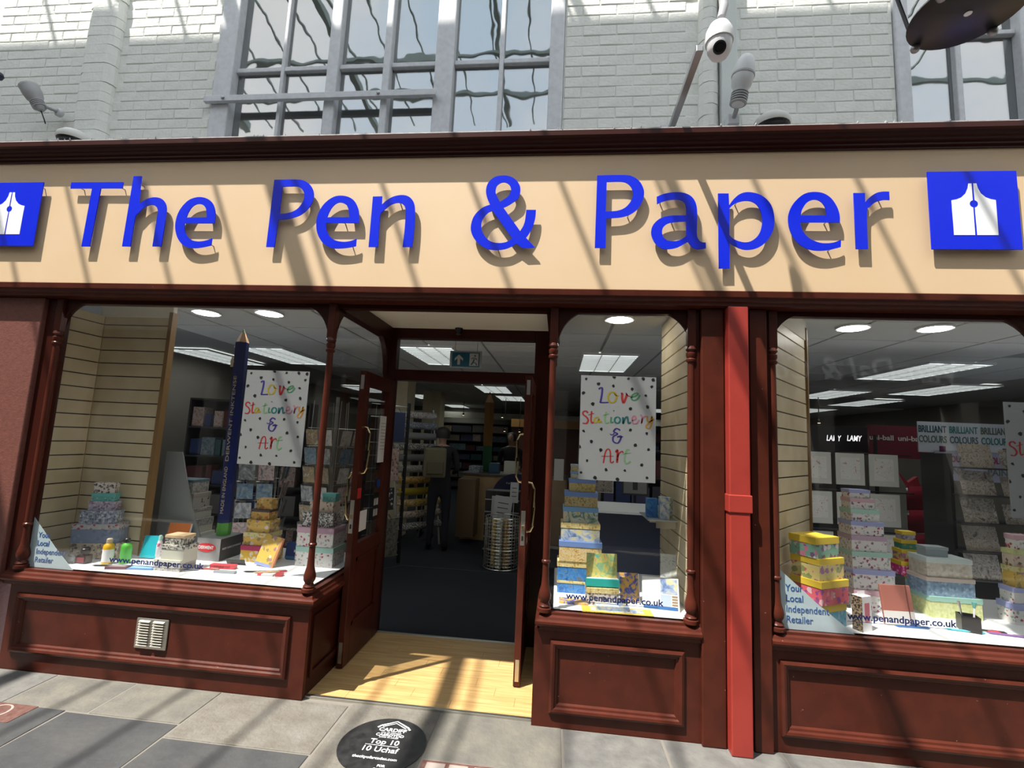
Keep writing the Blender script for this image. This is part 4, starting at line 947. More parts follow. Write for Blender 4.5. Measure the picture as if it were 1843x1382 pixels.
px_stack(.285, [row(zA, 445, 985, 800, 965, 'leaf', 'leaf', .2, 'beige leaf print box at the foot of the dusky stack'), row(zA, 455, 985, 600, 800, 'bluegarden', 'lidflor', .28, 'dusty blue box with floral lid in the dusky stack'),
    row(zA, 530, 945, 465, 600, 'dense', 'dense', .2, 'dense blue grey print box, third from the bottom of the dusky stack'), row(zA, 610, 920, 365, 465, 'lilac', 'lilac', .3, 'lilac print box under the teal one in the dusky stack'),
    row(zA, 645, 915, 280, 365, 'tealp', 'teal', .45, 'small teal box near the top of the dusky stack'), row(zA, 668, 910, 168, 280, 'swirl', 'swirl', .4, 'small cream and black print box topping the dusky stack')], gA, rz=R(18), dr=.46, ws=.74)
gB = 'stack of grey boxes behind the orange notebook'
px_stack(.69, [row(z4, 765, 900, 1160, 1235, 'cream', 'cream', .3, 'plain grey cream box at the foot of the grey stack'), row(z4, 757, 895, 1095, 1160, 'cream', 'greyl', .5, 'grey cream box, second from the foot of the grey stack'), row(z4, 757, 890, 1045, 1095, 'cream', 'greyl', .3, 'grey cream box with patterned lid in the grey stack'),
    row(z4, 755, 885, 975, 1045, 'dots', 'taupe', .3, 'grey box with dark birds in the grey stack'), row(z4, 760, 882, 912, 975, 'greyl', 'slate', .2, 'patterned grey box with slate lid topping the grey stack')], gB, dr=.8)
gE = 'small stack of ornate boxes in front of the grey box'
px_stack(.16, [row(z4, 705, 832, 1232, 1285, 'greyl', 'cream', .3, 'grey print box at the foot of the small ornate stack'), row(z4, 735, 845, 1165, 1232, 'cream', 'ornate', .3, 'pale green cream box with ornate lid in the small ornate stack'),
    row(z4, 748, 838, 1120, 1165, 'ornate', 'tan', .3, 'ornate black print box with tan lid topping the small ornate stack')], gE, dr=.75)
gC = 'stack of yellow floral boxes in the left window'
px_stack(.50, [row(zB, 640, 960, 815, 985, 'yelflor', 'magenta', .3, 'yellow rose box with magenta lid at the foot of the yellow stack'), row(zB, 665, 950, 680, 815, 'gold', 'goldlid', .35, 'gold floral box, second from the foot of the yellow stack'), row(zB, 690, 935, 550, 680, 'gold', 'gold', .3, 'large flower gold box in the middle of the yellow stack'),
    row(zB, 725, 925, 440, 550, 'mustard', 'darklid', .25, 'mustard box with dark lid in the yellow stack'), row(zB, 775, 940, 330, 440, 'mustard', 'mustard', .2, 'mustard floral box topping the yellow stack')], gC, dr=.72)
gD = 'stack of white meadow boxes behind the left column'
px_stack(.50, [row(zB, 1215, 1610, 800, 1005, 'hare', 'mintlid', .28, 'white meadow box with mint lid at the foot of the column stack'), row(zB, 1228, 1615, 598, 800, 'hare', 'pinklid', .3, 'white meadow box with dusty pink lid in the column stack'), row(zB, 1275, 1600, 445, 598, 'mono', 'mono', .3, 'black leaf print box in the column stack'),
    row(zB, 1340, 1590, 335, 445, 'peach', 'peach', .25, 'peach bird print box in the column stack'), row(zB, 1455, 1600, 248, 335, 'tealp', 'teal', .4, 'small teal box topping the column stack')], gD, dr=.7)
gV = 'tower of picture boxes in the middle window'
px_stack(.36, [row(zM, 150, 495, 1085, 1190, 'deepblue', 'ylid', .2, 'ochre lidded box at the very foot of the picture box tower'), row(zM, 152, 490, 915, 1085, 'deepblue', 'ylid', .3, 'deep blue picture box with ochre lid, second in the tower'), row(zM, 168, 540, 740, 915, 'wheat', 'bluelid', .28, 'golden picture box with cornflower lid'), row(zM, 184, 525, 583, 740, 'bluesky', 'ylid', .3, 'blue and yellow picture box with ochre lid'),
    row(zM, 203, 510, 445, 583, 'hills', 'skylid', .3, 'hill picture box with sky blue lid'), row(zM, 217, 508, 315, 445, 'street', 'bluelid', .32, 'brown street picture box with blue lid'), row(zM, 255, 490, 207, 315, 'harvest', 'bluelid', .3, 'harvest picture box with blue lid'),
    row(zM, 270, 445, 142, 207, 'olive', 'skylid', .3, 'small grove picture box near the top of the tower'), row(zM, 272, 443, 80, 142, 'street', 'greyblue', .35, 'smallest picture box topping the tower')], gV, dr=.62)
gY = 'stack of bright yellow lidded boxes'
rz = R(29)
px_stack(.11, [row(zR, 235, 725, 910, 1120, 'cyanflor', 'brightyel', .32, 'cyan floral box with yellow lid at the foot of the bright stack'), row(zR, 212, 745, 700, 910, 'pinkrose', 'brightyel', .3, 'coral rose box with yellow lid in the bright stack'), row(zR, 218, 703, 508, 700, 'yelrose', 'brightyel', .3, 'yellow bouquet box in the bright stack'),
    row(zR, 200, 655, 325, 508, 'greenrose', 'brightyel', .34, 'green rose box with yellow lid topping the bright stack')], gY, rz=rz, dr=.8, ws=.80, hs=1.08, dx=.05)
gW = 'tall stack of white woodland boxes'
px_stack(.46, [row(zR, 840, 1290, 870, 1070, 'wf', 'rosel', .25, 'white woodland box with rose lid at the foot of the tall white stack'), row(zR, 835, 1245, 672, 870, 'wf', 'lav', .25, 'white woodland box with lavender lid, second in the tall white stack'), row(zR, 832, 1210, 505, 672, 'wf', 'mint2', .28, 'white woodland box with mint lid, third in the tall white stack'),
    row(zR, 830, 1178, 352, 505, 'wf', 'mauve', .3, 'white woodland box with mauve lid in the tall white stack'), row(zR, 830, 1155, 218, 352, 'wf', 'lav', .3, 'white woodland box with lavender lid in the upper tall white stack'), row(zR, 835, 1122, 100, 218, 'wf', 'mint2', .36, 'white woodland box with mint lid near the top of the tall white stack'),
    row(zW, 506, 623, 972, 1022, 'wf', 'rosel', .36, 'small white woodland box with rose lid, second from the top'), row(zW, 505, 605, 932, 972, 'wf', 'lav', .4, 'smallest white woodland box topping the tall white stack')], gW, dr=.72)
gS = 'slim stack of small bright boxes'
px_stack(.66, [row(zS, 285, 390, 955, 1095, 'purple', 'brightyel', .3, 'small purple box with yellow lid at the foot of the slim stack'), row(zS, 220, 375, 800, 955, 'aqua', 'brightyel', .3, 'small aqua box with yellow lid in the slim stack'), row(zS, 85, 333, 668, 800, 'hotpink', 'brightyel', .3, 'hot pink box with yellow lid in the slim stack'), row(zS, 105, 292, 555, 668, 'yelrose', 'brightyel', .32, 'yellow bouquet box in the slim stack'),
    row(zS, 110, 262, 465, 555, 'dkgreen', 'brightyel', .4, 'dark green box with yellow lid in the slim stack'), row(zS, 120, 255, 385, 465, 'lilac', 'brightyel', .4, 'lilac box with yellow lid topping the slim stack')], gS, dr=.8)
gN = 'stack of damask boxes in the right window'
px_stack(.44, [row(zS, 395, 905, 925, 1130, 'lime', 'seafoam', .24, 'lime damask box with seafoam lid at the foot of the damask stack'), row(zS, 370, 842, 745, 925, 'bluedam', 'blush', .22, 'blue damask box with blush lid'), row(zS, 375, 820, 560, 745, 'damask', 'palelid', .25, 'beige damask box with pale aqua lid'), row(zS, 410, 637, 465, 560, 'greyblue', 'greyblue', .35, 'grey blue box topping the damask stack')], gN, dr=.62)
gR = 'stack of boxes cut off by the right edge'
px_stack(.42, [row(zS, 1190, 1480, 920, 1120, 'hare', 'lav', .3, 'white meadow box at the foot of the right edge stack'), row(zS, 1200, 1460, 770, 920, 'hare', 'lav', .3, 'lavender lidded box in the right edge stack'), row(zS, 1215, 1440, 570, 770, 'gold', 'goldlid', .25, 'gold box in the right edge stack'), row(zS, 1210, 1420, 405, 570, 'peach', 'lime', .3, 'peach print box with lime lid in the right edge stack'), row(zS, 1228, 1400, 265, 405, 'hare', 'rosel', .34, 'small box with rose lid topping the right edge stack')], gR, dr=.7)

# ================================================================ SMALL GOODS ON THE DECKS
def lay(mb_or_none=None): pass
def notebook(label, pos, wd, h, m, rz=0, tilt=12, spiral=True):
    n = thing('notebook', label, 'notebook', pos, rz, None); n.rotation_euler = (R(-tilt), 0, rz)
    MB().box(-wd / 2, wd / 2, 0, .003, .0, h).build('cover', m, n, bev=.001)
    MB().box(-wd / 2 + .003, wd / 2 + .006, .003, .014, .003, h - .002).build('pages', M_paper, n)
    if spiral:
        k = int(h / .0115)
        for i in range(k):
            z = .008 + i * (h - .016) / (k - 1)
            MB().tube([(-wd / 2 - .004 + .009 * math.cos(a), .007 + .009 * math.sin(a), z) for a in [R(60 * j) for j in range(6)]], .0012, 4, True).build('wire_loop', M_chrome, n)
    return n
notebook('orange spiral notebook leaning in the left window', (-2.79, .53, DECK + .01), .155, .215, mat('orange cover', (.72, .20, .04), .5), R(8), 14)
notebook('small cyan spiral notebook in the left window', (-2.86, .385, DECK + .008), .115, .15, mat('cyan cover', (.01, .42, .50), .5), R(5), 14)
# ink bottle
ik = thing('ink_bottle', 'square black capped ink bottle at the left of the window deck', 'ink bottle', gr(151, 1013, DECK))
MB().box(-.032, .032, -.028, .028, 0, .055).build('glass_body', mat('dark ink glass', (.03, .012, .014), .15), ik, bev=.006)
MB().box(-.026, .026, -.0295, -.028, .010, .042).build('label', mat('maroon label', (.22, .04, .05), .5), ik)
MB().lathe([(.012, .055), (.012, .062), (.026, .064), (.026, .094), (.022, .098)], (0, 0, 0), 20).build('cap', M_black, ik, smooth=True)
ik2 = thing('ink_box', 'small grey ink carton beside the ink bottle', 'carton', gr(131, 1012, DECK))
MB().box(-.03, .03, -.02, .02, 0, .055).build('carton', BX['greyl'], ik2, bev=.002)
MB().box(-.022, .022, -.021, -.02, .015, .04).build('label', M_lgrey, ik2)
def paint_bottle(label, pos, body, lab, cap, h=.145):
    b = thing('paint_bottle', label, 'paint bottle', pos)
    MB().lathe([(.030, 0), (.032, .006), (.032, h * .66), (.029, h * .74), (.018, h * .80), (.016, h * .82)], (0, 0, 0), 20).build('bottle', body, b, smooth=True)
    MB().lathe([(.0323, h * .10), (.0323, h * .58)], (0, 0, 0), 20).build('label', lab, b, smooth=True)
    MB().lathe([(.017, h * .82), (.018, h * .84), (.017, h * .97), (.012, h)], (0, 0, 0), 16).build('cap', cap, b, smooth=True)
    return b
paint_bottle('paint bottle with yellow shoulder and white label', gr(192, 1014, DECK), mat('yellow paint', (.72, .42, .01), .35), M_paper, mat('beige cap', (.62, .48, .32), .5), .165)
paint_bottle('bright green paint bottle with black cap', gr(224, 1013, DECK), mat('green paint', (.12, .55, .06), .35), mat('green label', (.12, .58, .10), .5), M_black, .165)
# flat goods on the left deck
def flat(name, label, cat, pos, wd, dp, h, m, rz=0, part='body', m2=None):
    t = thing(name, label, cat, pos, R(rz))
    MB().box(-wd / 2, wd / 2, -dp / 2, dp / 2, 0, h).build(part, m, t, bev=min(.0015, h * .3))
    if m2: MB().box(-wd / 2 * .75, wd / 2 * .75, -dp / 2 * .6, dp / 2 * .6, h, h + .0008).build('printed_label', m2, t)
    return t
def pen(label, pos, m, L=.14, rz=0, tip=None):
    t = thing('pen', label, 'pen', pos, R(rz))
    MB().lathe([(.001, 0), (.004, .014), (.0055, .02), (.0055, L * .6), (.0062, L * .61), (.0062, L - .01), (.003, L)], (0, 0, .0065), 10, (1, 0, 0)).build('barrel', m, t, smooth=True)
    MB().box(L * .64, L * .95, -.0015, .0015, .0125, .0145).build('clip', tip or M_chrome, t)
    return t
flat('marker_pack', 'dark pack of markers lying in front of the yellow bottle', 'pen pack', gr(212, 1023, DECK), .13, .05, .016, mat('plum pack', (.14, .05, .08), .4), 12, 'tray', mat('pack print', (.4, .3, .32), .4))
flat('notepad', 'thin blue notepad lying on the left deck', 'notepad', gr(255, 1023, DECK), .18, .07, .008, mat('mid blue card', (.10, .24, .48), .5), 8, 'cover', mat('light blue card', (.3, .5, .66), .5))
pen('pen lying in front of the paint bottles', gr(165, 1019, DECK), M_black, .13, 12)
tp = thing('toothpaste_tube', 'white and pink upright tube beside the cyan notebook', 'tube', gr(284, 1008, DECK))
MB().lathe([(.017, 0), (.017, .03), (.02, .034), (.019, .11), (.012, .135)], (0, 0, 0), 14).build('tube_body', pattern('tube print', (.75, .7, .7), [(.6, .1, .2), (.4, .1, .3)], 40, .3), tp, smooth=True)
MB().lathe([(.011, .135), (.011, .165), (.008, .17)], (0, 0, 0), 12).build('cap', BX['mintlid'], tp, smooth=True)
# grey carton with red oval
dw = thing('display_carton', 'grey carton with a red oval brand mark under the giant pencil', 'carton', (-2.455, .56, DECK))
MB().box(-.09, .09, -.11, .13, 0, .155).build('carton', mat('grey carton', (.30, .30, .30), .45), dw, bev=.002)
MB().box(.0895, .0905, -.109, .129, .002, .153).build('dark_side', mat('dark grey carton', (.05, .05, .052), .45), dw)
ov = MB(); ov.lathe([(1, 0), (1, .002)], (0, 0, 0), 28)
ov.v = [(v[0] * .072, v[1] * .030, v[2]) for v in ov.v]
o = ov.build('red_oval', mat('brand red', (.62, .03, .04), .4), dw); o.location = (-.015, -.111, .092); o.rotation_euler = (R(90), 0, 0)
text('lettering', 'DERWENT', .031, M_white, dw, (-.015, -.1138, .082), extr=.0003, offset=.0008, width=.115)
text('lettering', 'KEY DISCOVERIES', .018, M_white, dw, (.0912, .015, .075), rot=(90, 0, 90), extr=.0003, width=.20)
# giant blue pencil
def giant_pencil(label, base, top, r, body, end, lead, tipfrac=.07, endh=.09, txt=None):
    g = thing('giant_pencil', label, 'giant pencil', base)
    v = Vector(top) - Vector(base); L = v.length; a = v.normalized()
    MB().lathe([(r, 0), (r, endh)], (0, 0, 0), 6, a, rot=R(10)).build('end_band', end, g)
    MB().lathe([(r, endh), (r, L * (1 - tipfrac))], (0, 0, 0), 6, a, rot=R(10)).build('barrel', body, g)
    MB().lathe([(r, L * (1 - tipfrac)), (r * .30, L * (1 - tipfrac * .28))], (0, 0, 0), 6, a, rot=R(10)).build('sharpened_wood', mat('pencil wood', (.60, .36, .20), .5), g)
    MB().lathe([(r * .30, L * (1 - tipfrac * .28)), (r * .04, L)], (0, 0, 0), 10, a).build('lead', lead, g)
    return g, a, L
b0 = at(402, 962, .58); b0.z = DECK + .156; t0 = at(439, 592, .58)
gp, ga, gl = giant_pencil('giant blue pencil with green end standing on the grey carton', b0, t0, .047, mat('pencil blue', (.008, .018, .115), .3), mat('pencil green', (.10, .42, .05), .35), mat('green lead', (.10, .30, .14), .5))
tilt = math.atan2(ga.x, ga.z)
for s_, dist, wd in (('DERWENT INKTENSE', .86, .64), ('MADE IN ENGLAND', .33, .34)):
    q = ga * dist
    text('lettering', s_, .036, mat('gold foil', (.60, .52, .34), .35, metal=.3), gp, (q.x + .016, -.0485, q.z), rot=(90, -90 + math.degrees(tilt), 0), extr=.0003, width=wd)
o = MB().prism([(-.012, -.03), (.012, -.03), (.012, .0), (.016, .01), (0, .06), (-.016, .01), (-.012, 0)], 'y', 0, .001).build('flame_mark', mat('gold foil', (.6, .5, .2), .4), gp); q = ga * 1.28; o.location = (q.x - .035, -.047, q.z)
# facebook style blue tile sign, pastel tin, pens
M_fb = mat('sign blue', (.010, .055, .24), .3)
def fb(label, pos, s=.13, rz=0):
    t = thing('logo_tile', label, 'logo sign', pos, R(rz)); t.rotation_euler = (R(-8), 0, R(rz))
    MB().prism([(-s / 2 + .012, 0), (s / 2 - .012, 0), (s / 2, .012), (s / 2, s - .012), (s / 2 - .012, s), (-s / 2 + .012, s), (-s / 2, s - .012), (-s / 2, .012)], 'y', 0, .006).build('tile', M_fb, t, bev=.001)
    MB().box(-s / 2 + .004, s / 2 - .004, -.0006, .0, .006, s * .2).build('pale_band', mat('sign light blue', (.04, .20, .42), .3), t)
    o = [(.10, 0), (.26, 0), (.26, .40), (.40, .40), (.42, .54), (.26, .54), (.26, .66), (.30, .74), (.42, .75), (.42, .89), (.24, .88), (.13, .80), (.10, .68), (.10, .54), (.0, .54), (.0, .40), (.10, .40)]
    link_mesh('f_mark', filled([(p[0] * s, p[1] * s) for p in o], (), .0012), M_white, t, (.02 * s, -.0012, .03 * s), (R(90), 0, 0))
fb('small blue tile with a white f leaning by the column stack', gr(526, 1008, DECK) + Vector((0, 0, .002)), .125)
fb('small blue tile with a white f at the right edge', gr(1838, 1108, DECK) + Vector((0, 0, .002)), .14)
tn = thing('pastel_tin', 'open tin of coloured pastel sticks in the left window', 'tin', gr(425, 1016, DECK)); tn.rotation_euler = (R(-60), 0, R(4))
MB().box(-.065, .065, -.045, .045, 0, .006).build('tray', M_black, tn, bev=.001)
for k in range(12):
    c = [(.7, .05, .03), (.75, .3, .02), (.8, .6, .03), (.3, .5, .05), (.03, .35, .12), (.02, .3, .4), (.03, .1, .45), (.15, .05, .35), (.5, .05, .3), (.5, .25, .12), (.2, .1, .05), (.6, .6, .6)][k]
    MB().lathe([(.004, 0), (.004, .078)], (-.055 + k * .010, -.039, .009), 8, (0, 1, 0)).build('pastel_stick', mat('pastel %d' % k, c, .6), tn)
rp = flat('pen_carton', 'long red carton lying in front of the pastel tin', 'carton', gr(402, 1023, DECK), .165, .04, .028, mat('carton red', (.62, .05, .07), .45), 6, 'carton')
text('lettering', 'COLOUR CAT', .018, M_black, rp, (0, -.0207, .008), extr=.0002, width=.11)
flat('paint_tube', 'grey paint tube lying near the front of the left window', 'paint tube', gr(405, 1031, DECK), .14, .03, .014, mat('tube grey', (.30, .34, .36), .35), 4, 'tube')
for i, (a, b, m, rz, lab) in enumerate([(437, 1030, M_black, 12, 'black fountain pen lying near the pastel tin'), (455, 1032, M_wood, 24, 'pale wooden brush lying across the deck'), (470, 1030, mat('red pen', (.5, .05, .05), .4), 20, 'pale red pencil lying beside the brush'), (352, 1024, mat('red rubber', (.4, .08, .07), .5), 5, 'short red and grey pen near the ornate boxes')]):
    pen(lab, gr(a, b, DECK), m, .16, rz)
ps = thing('pencil_sharpener_set', 'red and silver pencil sharpener set at the front of the left window', 'sharpener', gr(488, 1036, DECK), R(6))
MB().box(-.06, .02, -.018, .018, 0, .012).build('case', M_lgrey, ps, bev=.002); MB().box(.03, .075, -.016, .02, 0, .02).build('red_sharpener', mat('carton red', (.62, .05, .07), .45), ps, bev=.003); MB().box(-.085, -.062, -.014, .014, 0, .014).build('red_end', mat('carton red', (.62, .05, .07), .45), ps, bev=.002)
fj = thing('journal', 'gold floral journal with striped spine leaning on the yellow boxes', 'journal', gr(472, 1020, DECK) + Vector((0, 0, .004))); fj.rotation_euler = (R(-18), R(6), R(-12))
MB().box(-.075, .065, 0, .014, 0, .205).build('cover', BX['gold'], fj, bev=.001); MB().box(.0655, .083, -.001, .015, 0, .205).build('spine', mat('rust stripe', (.5, .22, .1), .5), fj); MB().box(-.075, .065, -.001, .0, .0, .02).build('band', mat('journal band', (.25, .3, .55), .5), fj)
# middle window goods
tb = thing('tray_book', 'turquoise tray box with farm picture standing against the tower', 'gift box', (at(1083, 1050, .22).x, .22, DECK + .10)); tb.rotation_euler = (R(-6), 0, R(4))
MB().box(-.092, .092, .0, .012, .03, .185).build('picture_lid', PA['farm'], tb, bev=.001); MB().box(-.10, .10, -.04, .0, .0, .045).build('tray', mat('turquoise card', (.02, .38, .34), .5), tb, bev=.002); MB().box(-.094, .094, -.035, -.001, .045, .047).build('tray_inside', M_paper, tb)
gift_box(at(1083, 1050, .22).x, .22, DECK, .19, .10, .099, R(4), BX['swirl'], BX['ylid'], .03, 'gold box standing under the turquoise tray box', 'goods in the middle window')
nc = notebook('picture notecard with blue night scene in the middle window', (at(1137, 1070, .2).x, .27, DECK + .004), .115, .165, PA['night'], R(4), 16, spiral=False)
ss = thing('stationery_set', 'white stationery set tray with printed cards in the middle window', 'stationery set', (at(1190, 1080, .16).x, .16, DECK + .002)); ss.rotation_euler = (R(-24), 0, R(-6))
MB().box(-.105, .105, 0, .012, 0, .185).build('tray', M_paper, ss, bev=.002); MB().box(-.098, -.008, -.001, 0, .04, .178).build('white_card', M_white, ss); MB().box(.0, .095, -.001, 0, .095, .178).build('picture_card', PA['bluesky'], ss); MB().box(.0, .06, -.001, 0, .03, .09).build('blue_card', mat('pale print', (.45, .55, .66), .5), ss); MB().box(-.098, .095, -.002, 0, .008, .026).build('blue_pen', mat('pen blue', (.05, .16, .4), .3), ss)
for i in range(4): MB().box(.064, .096, -.001, 0, .032 + i * .015, .042 + i * .015).build('stamp', mat('stamp brown', (.3, .22, .12), .5), ss)
cd_ = notebook('white card with a blue flower picture leaning on the slatted panel', (at(1207, 1035, .42).x, .44, DECK + .09), .12, .17, painty('flower picture print', [(.25, .36, .40), (.70, .72, .68), (.72, .74, .72), (.45, .5, .36)], 18), R(-14), 14, spiral=False)
es = thing('easel', 'small white easel holding the flower card', 'easel', (at(1207, 1035, .42).x, .47, DECK))
for x in (-.05, .05): MB().tube([(x, -.03, 0), (x * .6, .03, .14)], .004, 6).build('leg', M_paper, es)
MB().tube([(-.1, -.03, .085), (.06, -.03, .085)], .004, 6).build('ledge', M_paper, es)
flat('calendar', 'yellow printed calendar lying flat at the front of the middle window', 'calendar', (at(1110, 1097, .1).x, .10, DECK), .40, .10, .004, mat('calendar yellow', (.70, .48, .06), .5), 2, 'sheet', PA['bluesky'])
flat('book', 'blue and gold picture book lying on the yellow calendar', 'book', (at(1102, 1085, .1).x, .12, DECK + .0052), .19, .07, .022, PA['bluesky'], 3, 'cover')
flat('picture_card', 'orange and violet picture card lying under the tower', 'card', (at(1038, 1075, .2).x - .02, .20, DECK), .17, .09, .01, PA['night'], 0, 'sheet')
shf = thing('glass_shelf', 'small clear shelf with brackets on the slatted panel of the middle window', 'shelf', (.70, .50, 1.08))
MB().box(-.12, .062, -.15, .18, 0, .008).build('shelf_board', mat('clear acrylic', (.42, .46, .46), .15), shf, bev=.001)
for y in (-.1, .12): MB().box(-.06, .062, y, y + .006, -.05, 0).build('bracket', M_chrome, shf)
for i, (dx, dy, wd, h, m, lab) in enumerate([(-.075, -.02, .07, .12, PA['deepblue'], 'deep blue boxed mug at the left of the glass shelf'), (-.01, -.09, .06, .14, PA['bluesky'], 'pale blue picture box at the middle of the glass shelf'), (.035, -.02, .04, .13, PA['hills'], 'green picture box at the right of the glass shelf'), (.0, .09, .055, .06, PA['bluesky'], 'small yellow and blue box at the back of the glass shelf')]):
    flat('small_box', lab, 'small box', (.70 + dx, .50 + dy, 1.0885), wd, .055, h, m, 0, 'carton', None)
pl = thing('display_plinth', 'navy display plinth with a white top behind the middle window', 'plinth', (at(1125, 980, 1.25).x, 1.35, 0))
MB().box(-.36, .30, -.12, .5, 0, .99).build('plinth_body', M_navy, pl, bev=.004); MB().box(-.37, .31, -.13, .5, .99, 1.01).build('plinth_top', M_shelf, pl, bev=.003)
# right window goods
lb = thing('boxed_pen', 'tall white and leopard print carton in front of the bright stack', 'carton', (at(1540, 1085, .12).x + .03, .12, DECK), R(28))
MB().box(-.038, .038, -.028, .028, 0, .185).build('carton', M_paper, lb, bev=.0015); MB().box(-.0388, -.038, -.0275, .0275, .001, .184).build('leopard_side', P_('leopard print', (.30, .22, .13), [(.02, .02, .02), (.04, .03, .02)], 90, .5), lb); MB().box(-.02, .02, -.0288, -.028, .05, .15).build('window_print', mat('carton pink', (.55, .1, .14), .4), lb); MB().box(-.03, .03, .0, .002, .185, .205).build('hang_tab', M_paper, lb)
mj = thing('journal', 'terracotta elastic band journal leaning against the white stack', 'journal', (at(1625, 1095, .22).x, .24, DECK + .002)); mj.rotation_euler = (R(-10), 0, R(3))
MB().box(-.085, .085, 0, .016, 0, .215).build('cover', mat('terracotta', (.34, .12, .09), .55), mj, bev=.004); MB().box(-.086, .086, -.0012, .0, .0, .075).build('paper_band', mat('band grey', (.62, .60, .57), .5), mj); MB().box(.055, .061, -.002, .0, 0, .215).build('elastic', mat('dark elastic', (.15, .05, .04), .6), mj)
ph = thing('pen_pot', 'black square pen pot at the right of the right window', 'pen pot', (at(1750, 1105, .22).x, .25, DECK), R(-20))
mb = MB(); mb.box(-.042, .042, -.042, -.037, 0, .085); mb.box(-.042, .042, .037, .042, 0, .085); mb.box(-.042, -.037, -.037, .037, 0, .085); mb.box(.037, .042, -.037, .037, 0, .085); mb.box(-.04, .04, -.04, .04, 0, .004); mb.build('pot', M_black, ph)
for i, (x, y, m, lab) in enumerate([(-.02, .0, M_chrome, 'silver pen leaning left in the black pen pot'), (-.012, .012, mat('pink pen', (.5, .2, .28), .4), 'pink pen leaning left in the black pen pot'), (.024, -.005, BX['teal'], 'teal capped pen standing in the black pen pot')]):
    t = thing('pen', lab, 'pen', (ph.location.x + x, .25 + y, DECK + .005)); s = -1 if i < 2 else .6
    MB().tube([(0, 0, 0), (s * .02, .005, .145)], .0045, 8).build('barrel', m if i < 2 else M_white, t, smooth=True); MB().tube([(s * .017, .0045, .12), (s * .021, .005, .15)], [.006, .006 if i < 2 else .011], 8).build('cap', m, t, smooth=True)
for a, b, m, rz, lab in [(1610, 1128, mat('pen blue', (.05, .16, .4), .3), 2, 'long dark blue pen lying before the journal'), (1590, 1122, mat('navy pen', (.02, .04, .16), .3), -4, 'navy pen lying at the foot of the white stack'), (1735, 1131, M_black, -14, 'black pen lying right of the pen pot'), (1700, 1133, mat('cyan pen', (.1, .5, .6), .4), -8, 'cyan marker lying below the pen pot'), (1775, 1140, mat('violet pen', (.2, .1, .3), .4), -10, 'violet pen lying at the front right')]:
    pen(lab, gr(a, b, DECK), m, .19, rz)
flat('eraser', 'small red eraser lying at the front of the right window', 'eraser', gr(1790, 1140, DECK), .05, .025, .012, mat('eraser red', (.55, .06, .1), .5), -5, 'rubber')

# ================================================================ SHOP INTERIOR
def bar(mb, a, b, r=.004, n=6): mb.tube([a, b], r, n)
CARDM = [painty('card print %d' % i, c, 14, .5) for i, c in enumerate([[(.30, .28, .24), (.55, .50, .42), (.20, .24, .26)], [(.05, .10, .17), (.13, .2, .24), (.28, .28, .25)], [(.40, .28, .10), (.20, .14, .08), (.5, .42, .3)], [(.30, .10, .08), (.5, .4, .35), (.15, .12, .12)], [(.45, .45, .42), (.25, .25, .24), (.1, .1, .1)]])]
ORD = ['first', 'second', 'third', 'fourth', 'fifth', 'sixth', 'seventh', 'eighth', 'ninth', 'tenth', 'eleventh', 'twelfth', 'thirteenth', 'fourteenth', 'fifteenth', 'sixteenth']
def rack_card(pos, wd, h, m, label, group, rz=0, tilt=10, cat='card', name='greeting_card'):
    c = thing(name, label, cat, pos, 0, group); c.rotation_euler = (R(-tilt), 0, rz)
    MB().box(-wd / 2, wd / 2, 0, .002, 0, h).build('card_front', m, c)
    return c
def spinner(label, x, y, rz, h=1.75, cards='cards in the spinner racks', clab='greeting card in the left spinner rack'):
    s = thing('spinner_rack', label, 'card rack', (x, y, 0), rz)
    MB().lathe([(.26, 0), (.26, .02), (.05, .04), (.02, .05)], (0, 0, 0), 24).build('base', M_black, s)
    MB().lathe([(.018, .05), (.018, h)], (0, 0, 0), 12).build('pole', M_chrome, s)
    for k in range(4):
        a = k * math.pi / 2; mb = MB(); c, q = math.cos(a), math.sin(a)
        T = lambda u, v, z: (c * u + q * v, -q * u * 0 + (q * u - c * v), z)
        for u in (-.17, 0, .17): bar(mb, T(u, .18, .3), T(u, .14, h - .05), .004)
        for i in range(8): bar(mb, T(-.17, .185, .32 + i * .18), T(.17, .185, .32 + i * .18), .003)
        mb.build('wire_panel', M_chrome, s)
    M = Matrix.Rotation(rz, 3, 'Z')
    for a in (0, R(90), R(-90)):
        for i in range(7):
            for u in (-.085, .085):
                p = M @ (Matrix.Rotation(a, 3, 'Z') @ Vector((u, -.205, .335 + i * .18)))
                rack_card((x + p.x, y + p.y, p.z), .14, .15, random.choice(CARDM), '%s card, %s row up, %s face, %s' % ('left' if u < 0 else 'right', ORD[i], {0: 'front', 90: 'right', -90: 'left'}[round(math.degrees(a))], clab), 'cards in the ' + clab, rz + a, -10)
    return s
random.seed(11)
spinner('wire card spinner behind the yellow stack in the left window', -2.95, 1.75, R(20), 1.80, clab='spinner behind the yellow stack')
spinner('wire card spinner behind the left column', -2.25, 1.80, R(-15), 1.9, clab='spinner behind the left column')
